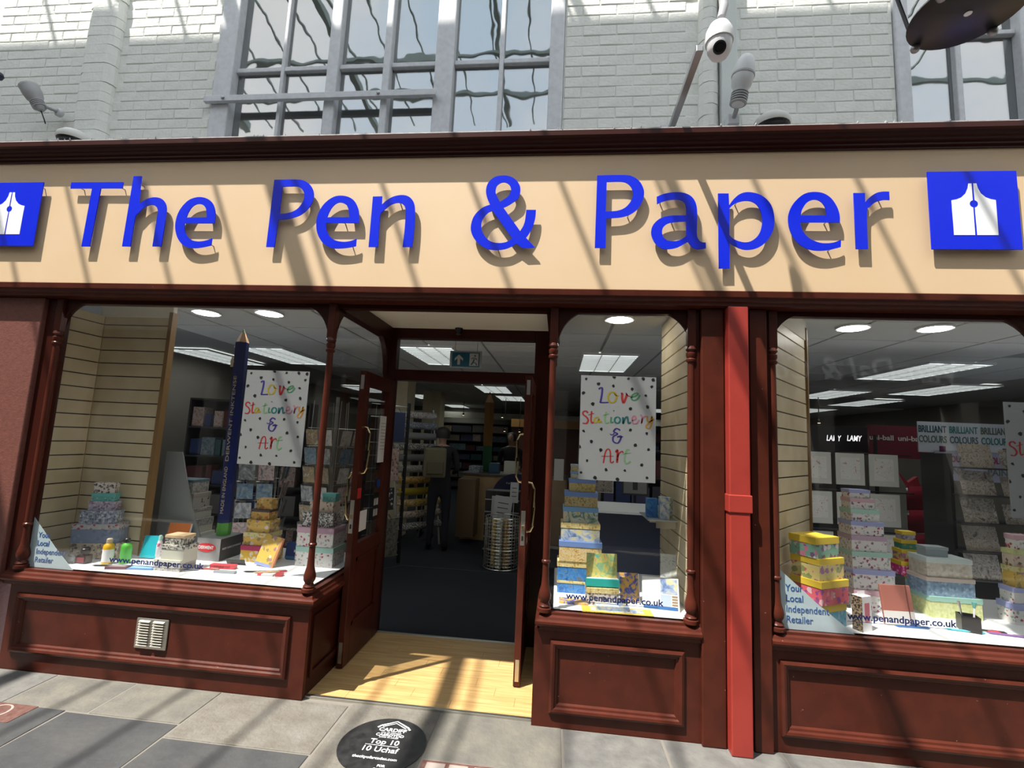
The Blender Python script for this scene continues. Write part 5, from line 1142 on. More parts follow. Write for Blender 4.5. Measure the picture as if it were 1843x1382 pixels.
# shelving units along the left and the back
M_book = [mat('book %d' % i, c, .5) for i, c in enumerate([(.02, .04, .13), (.05, .05, .06), (.16, .15, .13), (.03, .09, .10), (.10, .02, .02), (.06, .06, .14), (.2, .18, .14)])]
def shelving(label, x, y, wd, h, dp, rz, n, items, ilab, boards=M_dark, cat='shelf unit'):
    s = thing('shelf_unit', label, cat, (x, y, 0), rz)
    for sx in (-wd / 2, wd / 2 - .02): MB().box(sx, sx + .02, 0, dp, 0, h).build('side_panel', boards, s)
    MB().box(-wd / 2, wd / 2, dp - .015, dp, 0, h).build('back_panel', boards, s)
    M = Matrix.Rotation(rz, 3, 'Z')
    for i in range(n + 1):
        z = .08 + i * (h - .1) / n
        MB().box(-wd / 2 + .02, wd / 2 - .02, 0, dp - .015, z, z + .02).build('shelf_board', boards, s)
        if i < n and items:
            u = -wd / 2 + .04; cnt = 0
            while u < wd / 2 - .08:
                bw = random.uniform(*items); bh = (h - .1) / n * random.uniform(.45, .8); bd = dp * random.uniform(.5, .75)
                if u + bw > wd / 2 - .03: break
                p = M @ Vector((u + bw / 2, dp * .42, z + .0205))
                t = thing('stock_item', '%s item from the left, %s shelf up, %s' % (ORD[min(cnt, 15)], ORD[i], ilab), 'stock', (x + p.x, y + p.y, p.z), rz, 'stock on the ' + ilab); cnt += 1
                MB().box(-bw / 2, bw / 2, -bd / 2, bd / 2, 0, bh).build('packet', random.choice(M_book + CARDM[1:4]), t)
                u += bw + random.uniform(.004, .05)
    return s
shelving('dark shelf unit behind the giant blue pencil', -3.95, 2.9, 1.5, 1.9, .3, R(10), 5, (.06, .2), 'dark shelves behind the giant pencil')
shelving('long dark shelf unit on the far back wall', -2.6, 11.4, 3.2, 2.0, .4, 0, 7, (.2, .6), 'far shelves left in the doorway')
shelving('dark shelf unit on the far back wall at right', 1.6, 11.4, 3.4, 2.0, .4, 0, 6, (.2, .6), 'far shelves behind the counter')
shelving('dark shelf unit at the back behind the right window', 5.2, 9.5, 2.6, 1.9, .4, 0, 5, (.15, .5), 'far shelves behind the right window')
shelving('low dark shelf unit behind the middle poster', .9, 3.6, 1.3, 1.5, .35, R(-8), 4, (.1, .3), 'low shelves behind the middle window')
# bulkhead band and warm spots at the back
bh = struct('trim_9', 'cream bulkhead band along the back of the shop')
MB().box(-5.2, 6.8, 10.9, 11.0, 2.12, 2.30).build('bulkhead', M_soffit, bh)
ob_ = struct('trim_10', 'pelmet coloured as warmly lit behind the counter')
MB().box(-1.1, .8, 8.0, 8.15, 1.85, 2.03).build('pelmet', mat('orange lit board', (.45, .22, .06), .5), ob_)  # orange light on the pelmet is put into its colour
MB().box(-1.1, .8, 8.15, 8.3, .4, 2.03).build('pelmet_back', mat('red brown panel', (.12, .05, .035), .6), ob_)
sp_ = thing('spotlight', 'x', 'spotlight', group='warm spotlights of the shop')
MB().lathe([(.02, 0), (.024, .01), (.024, .05), (.012, .06)], (0, 0, 0), 12).build('can', M_black, sp_)
MB().lathe([(.021, -.003), (.018, -.006)], (0, 0, 0), 12).build('lens', M_warm, sp_)
for i, (px, py, Y, lab) in enumerate([(834, 747, 9.5, 'warm spotlight left of the giant red pencil'), (904, 751, 8.4, 'warm spotlight right of the giant red pencil'), (908, 776, 7.9, 'first warm spot under the orange pelmet'), (935, 777, 7.9, 'second warm spot under the orange pelmet'), (1474, 761, 5.5, 'warm spotlight over the LAMY sign'), (1171, 771, 5, 'warm spotlight right of the middle column')]):
    o = sp_ if i == 0 else copy_tree(sp_)
    o.location = at(px, py, Y); o['label'] = lab
    MB().box(-.006, .006, -.006, .006, .06, CZ - o.location.z).build('drop_rod', M_black, o)
lt = thing('light_box', 'small glowing white sign on the far wall of the shop', 'light box', at(790, 775, 10.6))
MB().box(-.22, .22, 0, .05, -.10, .10).build('case', M_black, lt); MB().box(-.01, .01, .02, .04, .10, CZ - lt.location.z).build('drop_rod', M_black, lt); MB().box(-.20, .20, -.004, 0, -.08, .08).build('lit_face', mat('lit face', (.9, .85, .7), .5, emit=((1, .85, .6), 1.2)), lt)
cp = struct('trim_11', 'cream post in the middle of the shop')
p = at(772, 800, 7.0); MB().box(p.x - .19, p.x + .19, 7.0, 7.4, 0, CZ).build('post', M_slat, cp)
cp2 = struct('trim_12', 'cream boarded post just inside the door')
p = at(714, 740, 4.3); MB().box(p.x - .14, p.x + .15, 4.3, 4.7, 0, CZ).build('post', M_slat, cp2)
# wrapping paper stand with rolls
p = at(742, 850, 3.9)
ws = thing('roll_stand', 'leaning metal stand of wrapping paper rolls inside the door', 'stand', (p.x, 4.0, 0), R(52))
for x in (-.36, .36): MB().tube([(x, -.22, 0), (x, .12, 1.95)], .014, 8).build('upright', M_chrome, ws)
for x in (-.36, .36): MB().tube([(x, .30, 0), (x, .10, 1.9)], .012, 8).build('back_leg', M_chrome, ws)
ROLLM = [P_('stripe roll print', (.5, .5, .48), [(.05, .05, .05)], 70, .5), BX['leaf'], BX['gold'], mat('yellow roll', (.40, .30, .03), .5), BX['mustard'], BX['greyl'], mat('grey roll', (.22, .22, .22), .5), BX['mono'], mat('plain grey roll', (.30, .30, .30), .5), BX['dense'], BX['wf']]
rolln = ['striped hanging roll at the foot of the stand', 'leaf print roll low on the stand', 'gold floral roll on the stand', 'plain yellow roll on the stand', 'mustard print roll on the stand', 'grey patterned roll on the stand', 'mid grey roll on the stand', 'black leaf roll on the stand', 'plain pale grey roll on the stand', 'blue grey roll near the top of the stand', 'white woodland roll topping the stand']
M = Matrix.Rotation(R(52), 3, 'Z')
for i in range(11):
    z = .30 + i * .155; q = M @ Vector((0, -.27 + .34 * z / 1.95, z))
    t = thing('paper_roll', rolln[i], 'paper roll', (p.x + q.x, 4.0 + q.y, z), R(52), 'rolls on the wrapping paper stand')
    MB().lathe([(.052, -.34), (.052, .34)], (0, 0, 0), 18, (1, 0, 0)).build('paper', ROLLM[i], t, smooth=True)
    MB().lathe([(.02, -.37), (.02, .37)], (0, 0, 0), 10, (1, 0, 0)).build('core', M_taupe if False else BX['taupe'], t, smooth=True)
# gondola of fabric bags and pens left of the doorway
p = at(700, 860, 2.75)
gd = thing('hanging_rack', 'wire grid rack with hanging bags just inside the door at left', 'rack', (p.x - .05, 2.75, 0), R(60))
for x in (-.3, .3): MB().box(x - .015, x + .015, -.015, .015, 0, 1.95).build('upright', M_black, gd)
mb = MB()
for k in range(13): bar(mb, (-.3, 0, .1 + k * .15), (.3, 0, .1 + k * .15), .004)
for k in range(7): bar(mb, (-.3 + k * .1, 0, .1), (-.3 + k * .1, 0, 1.9), .003)
mb.build('wire_grid', M_chrome, gd)
M = Matrix.Rotation(R(60), 3, 'Z')
for i, (u, z, wd, h, m, lab) in enumerate([(.05, 1.46, .30, .36, mat('dark blue pack', (.03, .04, .09), .4), 'dark blue striped pack hanging at the top of the wire rack'), (.0, 1.00, .28, .38, P_('rose bag print', (.40, .28, .24), [(.2, .08, .08), (.5, .4, .36)], 30, .4), 'rose print gift bag hanging on the wire rack'), (-.02, .66, .26, .26, P_('white flourish print', (.03, .03, .03), [(.6, .6, .58)], 26, .35), 'black gift bag with white flourishes on the wire rack'), (.0, .12, .42, .44, P_('check cloth print', (.16, .15, .12), [(.08, .08, .07), (.22, .2, .16)], 40, .5), 'checked grey cloth bag low on the wire rack')]):
    q = M @ Vector((u, -.035, z))
    t = thing('gift_bag', lab, 'gift bag', (p.x - .05 + q.x, 2.75 + q.y, z), R(60), 'bags on the wire rack')
    MB().prism([(-wd / 2, 0), (wd / 2, 0), (wd / 2 * .96, h), (-wd / 2 * .96, h)], 'y', -.03, .02).build('bag_body', m, t, bev=.003)
    MB().tube([(-wd * .2, -.03, h), (-wd * .12, -.03, h + .05), (wd * .12, -.03, h + .05), (wd * .2, -.03, h)], .003, 6).build('handle', M_black, t)
# counter
p = at(850, 900, 4.6)
ct = thing('counter', 'pale wooden shop counter facing the doorway', 'counter', (p.x + .45, 4.6, 0))
MB().box(-.62, 1.0, 0, .7, .0, .98).build('counter_body', M_wood, ct, bev=.004); MB().box(-.65, 1.03, -.03, .73, .98, 1.01).build('counter_top', mat('dark worktop', (.10, .085, .07), .4), ct, bev=.004)
MB().box(-.62, -.35, -.35, .0, .10, .94).build('side_cabinet', mat('darker wood', (.16, .10, .05), .5), ct, bev=.004)
for i, (u, v, wd, dp, h, m, lab) in enumerate([(-.45, .2, .18, .2, .10, BX['dense'], 'blue grey box at the left of the counter'), (-.15, .2, .16, .14, .16, mat('blue caddy', (.03, .10, .16), .4), 'blue caddy on the counter'), (.12, .18, .22, .16, .2, BX['cream'], 'cream pen display on the counter'), (.45, .2, .3, .2, .24, BX['mono'], 'tall printed display box on the counter'), (.12, .5, .2, .15, .03, M_paper, 'stack of papers on the counter'), (.75, .25, .25, .25, .3, M_black, 'black till at the right of the counter')]):
    flat('counter_item', lab, 'counter item', (ct.location.x + u, 4.6 + v, 1.0105), wd, dp, h, m, random.uniform(-12, 12), 'case', None)
# round sign, dark rack, leaflets and wire basket
rs = thing('round_sign', 'large round dark blue board leaning on the counter front', 'sign', (at(925, 920, 4.4).x, 4.50, .32))
MB().lathe([(.36, 0), (.36, .012)], (0, 0, .36), 36, (0, 1, .02)).build('disc', mat('sign navy', (.018, .018, .06), .4), rs)
text('lettering', 'Ideas', .09, M_lgrey, rs, (-.06, -.004, .56), extr=.0005)
dr_ = thing('leaflet_rack', 'black leaflet rack behind the wire basket', 'rack', (at(898, 960, 3.5).x, 3.62, 0))
MB().box(-.22, .24, 0, .25, 0, .86).build('rack_body', M_black, dr_, bev=.004)
for k in range(5): MB().box(-.22, .24, -.03, .0, .1 + k * .16, .112 + k * .16).build('rack_shelf', M_grey, dr_)
for a, b, c_, d_, Y, lab in [(883, 893, 915, 930, 3.55, 'grey leaflet sheet standing behind the basket'), (885, 893, 917, 937, 3.44, 'tilted white leaflet with black print behind the wire basket'), (917, 868, 932, 905, 3.50, 'upright white notice beside the open door')]:
    q = at((a + c_) / 2, d_, Y); wd = at(c_, d_, Y).x - at(a, d_, Y).x; h = at(a, b, Y).z - at(a, d_, Y).z
    t = thing('leaflet', lab, 'leaflet', (q.x, Y, q.z)); t.rotation_euler = (R(-8), R(6 if 'tilted' in lab else 0), 0)
    MB().box(-wd / 2, wd / 2, 0, .003, 0, h).build('sheet', mat('leaflet paper', (.42, .42, .42), .6), t)
    MB().box(-.006, .006, .004, .012, -q.z + .01, .05).build('holder_post', M_chrome, t)
    for k in range(3): MB().box(-wd * .3, wd * .3, -.0008, 0, h * (.3 + .2 * k), h * (.33 + .2 * k)).build('print_line', M_black, t)
bp_ = gr(900, 1022, 0)
wb = thing('wire_basket', 'tall round wire basket holding rolls just inside the door', 'basket', (bp_.x + .0, bp_.y + .05, 0))
mb = MB(); rb, hb = .215, .60
for k in range(30):
    a = 2 * math.pi * k / 30; bar(mb, (rb * math.cos(a), rb * math.sin(a), .01), (rb * math.cos(a) * .98, rb * math.sin(a) * .98, hb), .0025, 4)
mb.build('vertical_wires', M_chrome, wb)
for k in range(17):
    z = .01 + k * (hb - .01) / 16
    MB().tube([(rb * math.cos(a), rb * math.sin(a), z) for a in [2 * math.pi * i / 28 for i in range(28)]], .006 if k in (0, 6, 16) else .0025, 4, True).build('hoop', M_chrome, wb)
for k in range(7):
    a = k * .9; r_ = .10 if k else 0
    t = thing('paper_roll', ['beige roll standing at the centre of the wire basket', 'leaf print roll at the right of the wire basket', 'tan roll at the back right of the wire basket', 'grey roll at the back of the wire basket', 'gold roll at the left of the wire basket', 'cream roll at the front left of the wire basket', 'mustard roll at the front of the wire basket'][k], 'paper roll', (wb.location.x + r_ * math.cos(a), wb.location.y + r_ * math.sin(a), .005), 0, 'rolls in the wire basket')
    MB().lathe([(.035, 0), (.035, .56)], (0, 0, 0), 14).build('paper', [BX['damask'], BX['leaf'], BX['tan'], BX['greyl'], BX['gold'], BX['cream'], BX['mustard']][k], t, smooth=True)
# giant red pencil
b1 = at(872, 835, 5.6); b1.z = 1.01; b1 = Vector((at(874, 850, 5.0).x, 5.1, 1.011)); t1 = at(882, 705, 5.1)
g2, _, _ = giant_pencil('giant red orange and green pencil standing on the counter', b1, t1, .085, mat('pencil amber', (.20, .09, .015), .4), mat('pencil dark green', (.02, .10, .04), .4), mat('red lead', (.35, .02, .03), .5), tipfrac=.14, endh=.42)
# exit sign
ex = thing('exit_sign', 'hanging blue and white emergency exit sign behind the transom', 'exit sign', (at(838, 650, 1.3).x, 1.3, 2.165))
MB().box(-.145, .145, 0, .012, 0, .155).build('panel', mat('exit pale', (.55, .62, .64), .4), ex, bev=.002)
MB().box(-.125, .125, -.001, 0, .012, .142).build('blue_field', mat('exit blue', (.02, .19, .33), .4), ex)
link_mesh('arrow', filled([(-.012, 0), (.012, 0), (.012, .055), (.038, .035), (.038, .058), (0, .092), (-.038, .058), (-.038, .035), (-.012, .055)], (), .001), M_white, ex, (-.062, -.0018, .030), (R(90), 0, 0))
MB().box(.035, .115, -.0018, -.001, .022, .135).build('door_mark', M_white, ex)
mb = MB(); ribbon(mb, [(.050, .03), (.068, .055), (.078, .085)], .012, 0, 3); ribbon(mb, [(.068, .055), (.095, .045), (.10, .028)], .010, 0, 3); ribbon(mb, [(.05, .085), (.078, .095), (.102, .078)], .009, 0, 3); ribbon(mb, [(.08, .108), (.088, .118)], .016, 0, 2)
o = mb.build('running_figure', mat('exit blue', (.02, .19, .33), .4), ex); o.rotation_euler = (R(90), 0, 0); o.location = (0, -.0022, 0)
for x in (-.1, .1): MB().tube([(x, .006, .155), (x, .006, .33)], .0025, 6).build('wire', M_chrome, ex)
sd = thing('soffit_sensor', 'small black dome fitting on the soffit over the doorway', 'fitting', (at(827, 590, .95).x, .93, 2.437))  # black dome sensor, gives no light
MB().lathe([(.012, -.055), (.02, -.05), (.018, -.03), (.03, -.012), (.032, 0)], (0, 0, 0), 16).build('body', M_black, sd, smooth=True)
# notices on the left door and small parts
nd = thing('door_notice', 'white printed notice taped inside the left door glass', 'notice', (-1.377, .82, 1.33), R(90))
MB().box(-.075, .075, 0, .002, 0, .36).build('sheet', M_paper, nd)
for k in range(9): MB().box(-.05, .05, -.001, 0, .10 + k * .025, .105 + k * .025).build('print_line', M_grey, nd)
rd = thing('pull_sign', 'small red pull tag below the left door handle', 'sign', (-1.362, .42, 1.10), R(90))
MB().box(-.03, .03, 0, .003, 0, .07).build('tag', mat('tag red', (.5, .03, .03), .4), rd)
for z, h, wd, m, lab in [(.86, .14, .12, M_paper, 'white card sticker low on the left door glass'), (.90, .2, .10, M_black, 'black sticker with white icons on the left door glass')]:
    t = thing('door_sticker', lab, 'sticker', (-1.377, .56 if m is M_paper else .78, z), R(90))
    MB().box(-wd / 2, wd / 2, 0, .0015, 0, h).build('film', m, t)
    if m is M_black:
        for k in range(2):
            for j in range(2): MB().box(-.04 + j * .045, -.005 + j * .045, -.001, 0, .03 + k * .08, .08 + k * .08).build('icon', M_lgrey, t)
bs = thing('door_sticker', 'round blue sticker on the left door glass', 'sticker', (-1.377, .80, 1.17), R(90))
MB().lathe([(.035, 0), (.035, .0015)], (0, 0, 0), 20, (0, -1, 0)).build('film', M_fb, bs)
rs2 = thing('door_sticker', 'red and white sale sticker on the right door glass', 'sticker', (-.205, .62, .82), R(90))
MB().box(-.12, .12, 0, .002, 0, .30).build('film', mat('sale red', (.5, .02, .03), .4), rs2); MB().box(-.12, .12, -.001, 0, 0, .04).build('white_strip', M_paper, rs2)
# pale curved board beside the slatted panel
pb = thing('display_board', 'pale grey board with curved edge right of the slatted panel', 'board', (-3.03, .63, DECK))
MB().prism([(0, 0), (.42, 0), (.36, .12), (.27, .32), (.20, .52), (.15, .68), (.13, .74), (0, .74)], 'y', 0, .012).build('board', mat('pale board', (.26, .27, .26), .6), pb)

# ---- behind the right window
pr_ = thing('print_rack', 'black wire rack of floral prints behind the tall white stack', 'rack', (at(1520, 900, 1.9).x, 1.95, 0))
for x in (-.36, -.02, .32): MB().box(x - .012, x + .012, 0, .02, 0, 1.75).build('upright', M_black, pr_)
for z in (.5, .86, 1.22, 1.56): MB().box(-.36, .62, -.01, .01, z, z + .012).build('crossbar', M_black, pr_)
PRM = painty('botanical print', [(.56, .55, .48), (.60, .59, .53), (.62, .60, .55), (.40, .22, .16)], 26)
k = 0
for c_ in range(3):
    for r_ in range(3):
        p0 = at(1488 + c_ * 42, 830, 1.9); wd = .24
        lab = ['%s framed floral print in the %s row of the wire rack' % (a, b) for b in ('bottom', 'middle', 'top') for a in ('left', 'centre', 'right')][r_ * 3 + c_]
        t = thing('floral_print', lab, 'print', (pr_.location.x - .22 + c_ * .29, 1.92, .56 + r_ * .36), 0, 'floral prints in the wire rack')
        MB().box(-.125, .125, 0, .006, 0, .29).build('mount', mat('cream mount', (.50, .50, .44), .6), t)
        MB().box(-.085, .085, -.001, 0, .05, .25).build('picture', PRM, t)
ep = thing('end_panel', 'olive grey gondola end panel with a cut corner in the right window', 'panel', (at(1600, 900, 2.3).x, 2.3, 0))
MB().prism([(-.15, 0), (.16, 0), (.16, 1.28), (.06, 1.46), (-.18, 1.46)], 'y', 0, .03).build('panel', mat('olive grey board', (.14, .14, .11), .6), ep)
MB().box(.02, .07, -.003, 0, 1.10, 1.17).build('amber_glow_tag', mat('glowing amber tag', (.7, .3, .06), .4, emit=((1, .4, .08), .6)), ep)  # no lamp: a glow is added to the tag by emission
rdst = thing('pen_stand', 'red and white pen display stand behind the right window', 'stand', (at(1668, 880, 2.6).x, 2.75, 0), R(20))
MB().prism([(-.28, 0), (.28, 0), (.28, 1.1), (.2, 1.35), (.06, 1.28), (-.1, 1.42), (-.28, 1.36)], 'y', .12, .16).build('back_board', mat('stand red', (.34, .012, .03), .45), rdst)
for k in range(5): MB().box(-.28, .28, -.12, .12, .25 + k * .24, .265 + k * .24).build('tray', M_lgrey, rdst); MB().box(-.28, .28, -.13, -.12, .25 + k * .24, .30 + k * .24).build('tray_lip', mat('stand red', (.34, .012, .03), .45), rdst)
lam = thing('wall_sign', 'dark band with lit white LAMY lettering', 'sign', (at(1525, 787, 4.8).x, 4.8, 1.70))
MB().box(-.75, .52, 0, .04, -.10, .28).build('band', M_black, lam)
M_lit = mat('lit lettering', (.9, .9, .9), .5, emit=((1, 1, 1), 1.0))
for k in range(3): text('lettering', 'LAMY', .12, M_lit, lam, (-.20 + k * .29, -.004, .055 + .01 * k), extr=.001, offset=.0015, shear=.18, width=.21)
un = thing('wall_sign', 'dark red board with cream uni-ball lettering', 'sign', (at(1605, 783, 4.5).x, 4.5, 1.64))
MB().box(-.30, .62, 0, .04, -.10, .36).build('board', mat('dark red board', (.13, .006, .018), .5), un)
for k in range(2): text('lettering', 'uni-ball', .10, mat('cream lettering', (.6, .55, .5), .5), un, (-.14 + k * .38, -.004, .15), extr=.001, offset=.002, width=.32)
bb = thing('banner', 'white BRILLIANT COLOURS banner behind the right window', 'banner', (at(1735, 800, 2.6).x, 2.6, 1.50))
MB().box(-.44, .50, 0, .01, .12, .44).build('sheet', mat('banner white', (.50, .52, .56), .5), bb)
MB().box(-.30, .50, -.02, -.01, -.16, .13).build('lower_sheet', mat('banner lilac', (.30, .30, .40), .5), bb)
cols = [(.02, .08, .10), (.10, .14, .10), (.02, .16, .16), (.02, .02, .10), (.10, .02, .03), (.3, .2, .02)]
for k in range(3):
    for j, wd_ in enumerate(('BRILLIANT', 'COLOURS')):
        text('lettering', wd_, .10, mat('banner ink %d' % ((k * 2 + j) % 3), cols[(k * 2 + j) % 3], .5), bb, (-.30 + k * .30, -.003, .33 - j * .105), extr=.001, offset=.002, width=.27)
for k in range(2): text('lettering', 'COLOUR', .09, mat('banner ink red', (.25, .02, .03), .5), bb, (-.15 + k * .46, -.022, .03), extr=.001, offset=.002, width=.26); text('lettering', 'PAINT', .09, mat('banner ink 1', cols[1], .5), bb, (-.15 + k * .46, -.022, -.09), extr=.001, offset=.002, width=.24)
for k in range(3): MB().box(-.24 + k * .3, -.18 + k * .3, -.003, 0, .125, .19).build('colour_patch', mat('patch plum', (.10, .01, .05), .5), bb)
gs = thing('print_shelf', 'black stepped shelf rack of grey art prints in the right window', 'rack', (at(1770, 960, 1.25).x, 1.3, 0))
for x in (-.16, .62): MB().box(x - .012, x + .012, 0, .30, 0, 1.6).build('upright', M_black, gs)
AP = [painty('grey art print %d' % i, c, 22, .5, 3) for i, c in enumerate([[(.10, .08, .07), (.34, .31, .27), (.46, .42, .37)], [(.16, .12, .10), (.40, .36, .30), (.10, .09, .08)], [(.08, .07, .06), (.30, .28, .24), (.5, .46, .4)]])]
lvl = ['lowest', 'second', 'third', 'fourth', 'topmost']
for k in range(5):
    z = .66 + k * .21
    MB().box(-.16, .62, -.06, .26, z - .012, z).build('shelf_board', M_dark, gs)
    for j, (u, wd, h) in enumerate([(.0, .24, .185), (.27, .20, .15), (.48, .17, .17)]):
        rack_card((gs.location.x + u, 1.3 - .045, z + .002), wd, h, AP[(k + j) % 3] if j < 2 else CARDM[(k * 2 + 3) % 5], '%s grey art print on the %s level of the stepped rack' % (('left', 'middle', 'right')[j], lvl[k]), 'art prints on the stepped rack', 0, 12, 'print', 'art_print')
# ---- behind the middle poster
dpn = thing('framed_print', 'grey framed deer print behind the middle window', 'print', (at(1143, 905, 2.2).x, 2.2, 1.05)); dpn.rotation_euler = (R(-6), 0, 0)
MB().box(-.13, .13, 0, .015, 0, .30).build('frame', M_dark, dpn, bev=.003); MB().box(-.115, .115, -.001, 0, .015, .285).build('picture', mat('print grey', (.20, .20, .19), .6), dpn)
mb = MB(); ribbon(mb, [(0, .05), (0, .13)], .05, 0, 2); ribbon(mb, [(0, .13), (-.05, .18), (-.06, .25)], .008, 0, 4); ribbon(mb, [(0, .13), (.05, .18), (.06, .25)], .008, 0, 4); o = mb.build('deer_mark', M_dark, dpn); o.rotation_euler = (R(90), 0, 0); o.location = (0, -.002, 0)
fp = thing('framed_print', 'dark framed print left of the deer print', 'print', (at(1085, 900, 2.2).x, 2.25, 1.05))
MB().box(-.11, .11, 0, .015, 0, .27).build('frame', M_lgrey, fp, bev=.003); MB().box(-.10, .10, -.001, 0, .01, .26).build('picture', AP[0], fp)
for o_ in (dpn, fp): MB().box(-.012, .012, .018, .034, -1.045, .25).build('stand_post', M_black, o_)
nw = thing('notice', 'plain white notice sheet beside the door column in the middle window', 'notice', (at(1006, 842, .7).x, .72, at(1006, 865, .7).z))
MB().box(-.035, .035, 0, .003, 0, .155).build('sheet', mat('notice grey', (.5, .5, .5), .6), nw)

# ================================================================ PEOPLE
def skin_body(name, verts, edges, m, parent, sub=2):
    me = bpy.data.meshes.new(name); me.from_pydata([v[:3] for v in verts], edges, [])
    ob = bpy.data.objects.new(name, me); COL.objects.link(ob)
    sk = ob.modifiers.new('skin', 'SKIN'); sk.use_smooth_shade = True
    layer = me.skin_vertices[0] if me.skin_vertices else None
    if layer is None:
        bm = bmesh.new(); bm.from_mesh(me); bm.verts.layers.skin.verify(); bm.to_mesh(me); bm.free(); layer = me.skin_vertices[0]
    for i, v in enumerate(verts):
        r = v[3] if isinstance(v[3], tuple) else (v[3], v[3]); layer.data[i].radius = r; layer.data[i].use_root = (i == 0)
    sb = ob.modifiers.new('sub', 'SUBSURF'); sb.levels = sb.render_levels = sub
    bpy.context.view_layer.update()
    dg = bpy.context.evaluated_depsgraph_get()
    out = bpy.data.meshes.new_from_object(ob.evaluated_get(dg)); bpy.data.objects.remove(ob)
    out.name = name
    for p in out.polygons: p.use_smooth = True
    out.materials.clear()
    for k in m: out.materials.append(k)
    o = bpy.data.objects.new(name, out); COL.objects.link(o); o.parent = parent
    return o
M_skin = mat('skin', (.42, .24, .17), .55); M_hair = mat('dark hair', (.02, .014, .01), .6); M_coat = mat('black clothing', (.012, .012, .014), .8); M_trou = mat('dark trousers', (.014, .015, .022), .85); M_shoe = mat('dark shoes', (.01, .01, .01), .5)
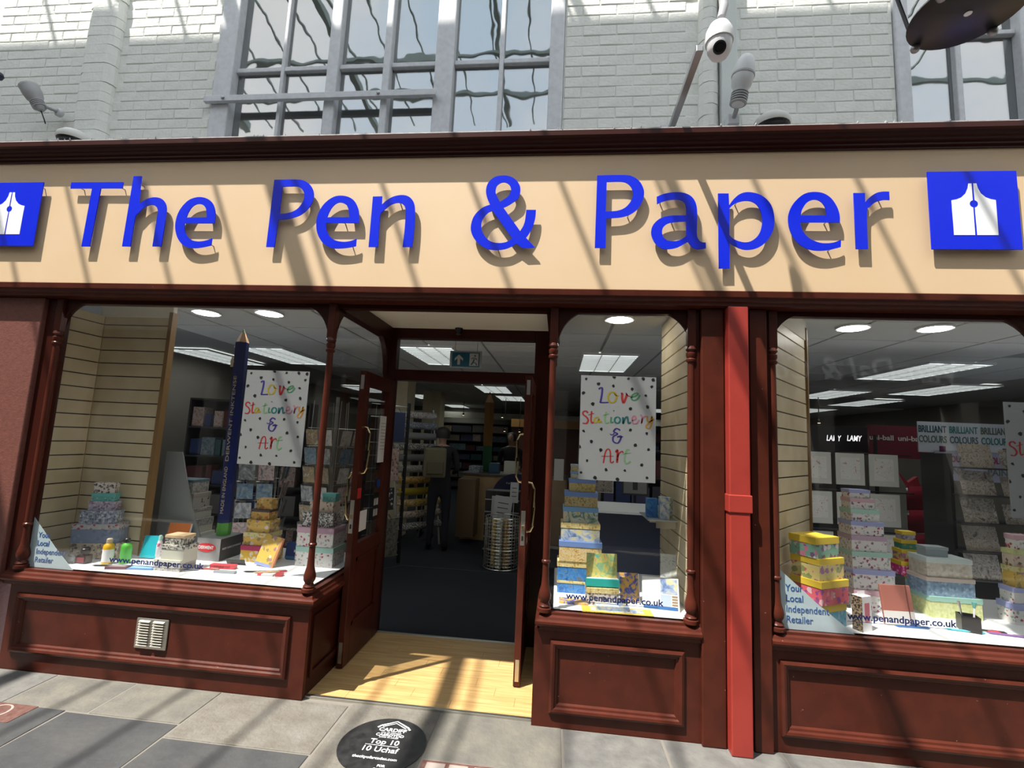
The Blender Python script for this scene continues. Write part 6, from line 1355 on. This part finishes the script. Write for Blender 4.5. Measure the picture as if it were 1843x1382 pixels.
def person(label, loc, rz, arms, H=1.70, coat=M_coat, long_hair=False):
    P = thing('person', label, 'person', loc, rz); s = H / 1.70
    V = [(0, 0, .93, (.15, .11)), (0, 0, 1.10, (.135, .10)), (0, .01, 1.28, (.165, .11)), (0, .015, 1.40, (.13, .085)), (0, .01, 1.47, (.055, .055)), (0, -.005, 1.53, (.055, .06)), (0, -.015, 1.60, (.078, .095)), (0, -.01, 1.67, (.07, .085)), (0, 0, 1.70, (.03, .035))]
    E = [(0, 1), (1, 2), (2, 3), (3, 4), (4, 5), (5, 6), (6, 7), (7, 8)]
    def chain(start, pts):
        a = start
        for p in pts: V.append(p); E.append((a, len(V) - 1)); a = len(V) - 1
    for sx in (-1, 1):
        chain(0, [(sx * .095, 0, .80, (.085, .085)), (sx * .10, -.01 - sx * .02, .48, (.058, .06)), (sx * .105, .01 - sx * .05, .12, (.042, .042)), (sx * .105, .0 - sx * .05, .05, (.042, .045)), (sx * .115, -.13 - sx * .05, .035, (.038, .03))])
        sh, el, wr, ha = arms[sx]
        chain(3, [(sx * .185, .01, 1.385, (.055, .055)), (*el, (.042, .042)), (*wr, (.030, .030))])
        wv = len(V) - 1
        d = (Vector(ha) - Vector(wr)).normalized(); side = Vector((0, 0, 1)).cross(d); side = side.normalized() if side.length > .1 else Vector((1, 0, 0))
        pm = Vector(wr) + d * .06; V.append((*pm, (.030, .022))); E.append((wv, len(V) - 1)); pv = len(V) - 1
        for k, (off, L) in enumerate(((-.026, .075), (-.009, .088), (.009, .085), (.026, .066))):
            b = pm + side * off + d * .02; t = b + d * L * .55 + Vector((0, 0, -.006)); e = t + d * L * .45 + Vector((0, 0, -.02))
            V.append((*b, (.010, .010))); E.append((pv, len(V) - 1)); V.append((*t, (.0085, .0085))); E.append((len(V) - 2, len(V) - 1)); V.append((*e, (.0075, .0075))); E.append((len(V) - 2, len(V) - 1))
        b = Vector(wr) + d * .03 + side * (-.034 * sx); t = b + d * .04 + side * (-.02 * sx)
        V.append((*b, (.011, .011))); E.append((wv, len(V) - 1)); V.append((*t, (.0085, .0085))); E.append((len(V) - 2, len(V) - 1))
    V = [(v[0] * s, v[1] * s, v[2] * s, tuple(r * s for r in (v[3] if isinstance(v[3], tuple) else (v[3], v[3])))) for v in V]
    o = skin_body('body', V, E, [coat, M_trou, M_skin, M_shoe], P)
    for p in o.data.polygons:
        c = p.center / s
        far = min((c - Vector(arms[sx][3])).length for sx in (-1, 1))
        p.material_index = 2 if (c.z > 1.455 or far < .15) else (3 if c.z < .085 else (1 if c.z < .86 and abs(c.x) < .25 and far > .25 else 0))
    def prt(name, m, mb, **k): return mb.build(name, m, P, smooth=True, **k)
    hm = MB().lathe([(.095, -.02 if not long_hair else -.16), (.103, .04), (.10, .09), (.075, .125), (.03, .142), (.004, .145)], (0, .012, 1.585), 18)
    hm.v = [((v[0] * s, (v[1] if v[1] > 0 else v[1] * .8) * s, v[2] * s)) for v in hm.v]
    hm.f = [f for f in hm.f if not (sum(hm.v[i][1] for i in f) / len(f) < -.055 * s and sum(hm.v[i][2] for i in f) / len(f) < 1.66 * s)]; hm.m = hm.m[:len(hm.f)]
    prt('hair', M_hair, hm)
    prt('nose', M_skin, MB().lathe([(.004, 0), (.014, .012), (.008, .04), (.003, .05)], (0, -.105 * s, 1.575 * s), 8))
    for sx in (-1, 1):
        prt('ear', M_skin, MB().lathe([(.003, -.028), (.014, -.01), (.016, .012), (.004, .03)], (sx * .083 * s, 0, 1.595 * s), 8))
        prt('eye', M_black, MB().lathe([(.002, -.006), (.009, 0), (.002, .006)], (sx * .032 * s, -.100 * s, 1.61 * s), 8))
    prt('mouth', mat('lips', (.30, .10, .09), .5), MB().box(-.022 * s, .022 * s, -.101 * s, -.094 * s, 1.543 * s, 1.551 * s))
    return P
fwd = lambda x: {-1: (None, (-.235, .03, 1.13), (-.20, -.16, 1.06), (-.17, -.26, 1.08)), 1: (None, (.235, .03, 1.13), (.20, -.16, 1.06), (.17, -.26, 1.08))}
down = {-1: (None, (-.235, .02, 1.12), (-.245, -.04, .88), (-.24, -.07, .78)), 1: (None, (.235, .02, 1.12), (.245, -.04, .88), (.24, -.07, .78))}
pp = Vector((-1.62, 3.75, 0))
person('person in dark clothes with a pale backpack standing before the counter', pp, R(200), fwd(0), 1.66)
bpk = thing('backpack', 'pale canvas backpack worn by the standing person', 'backpack', (pp.x - .045, pp.y - .20, 1.0), R(20))
mb = MB().box(-.15, .15, -.10, .05, 0, .40); mb.build('pack_body', mat('canvas', (.14, .12, .07), .8), bpk, bev=.03)
MB().box(-.11, .11, -.135, -.10, .05, .22).build('front_pocket', mat('canvas dark', (.10, .085, .05), .8), bpk, bev=.012)
for sx in (-.09, .09): MB().tube([(sx, .03, .38), (sx, .05, .42), (sx, .062, .40)], .012, 6).build('strap', M_black, bpk)
person('person in a long black coat beside the paper roll stand', (-2.02, 4.55, 0), R(170), down, 1.68, M_coat, True)
person('person with dark hair standing behind the counter', (at(921, 800, 6.1).x, 6.0, 0), R(-10), fwd(0), 1.66, M_coat)
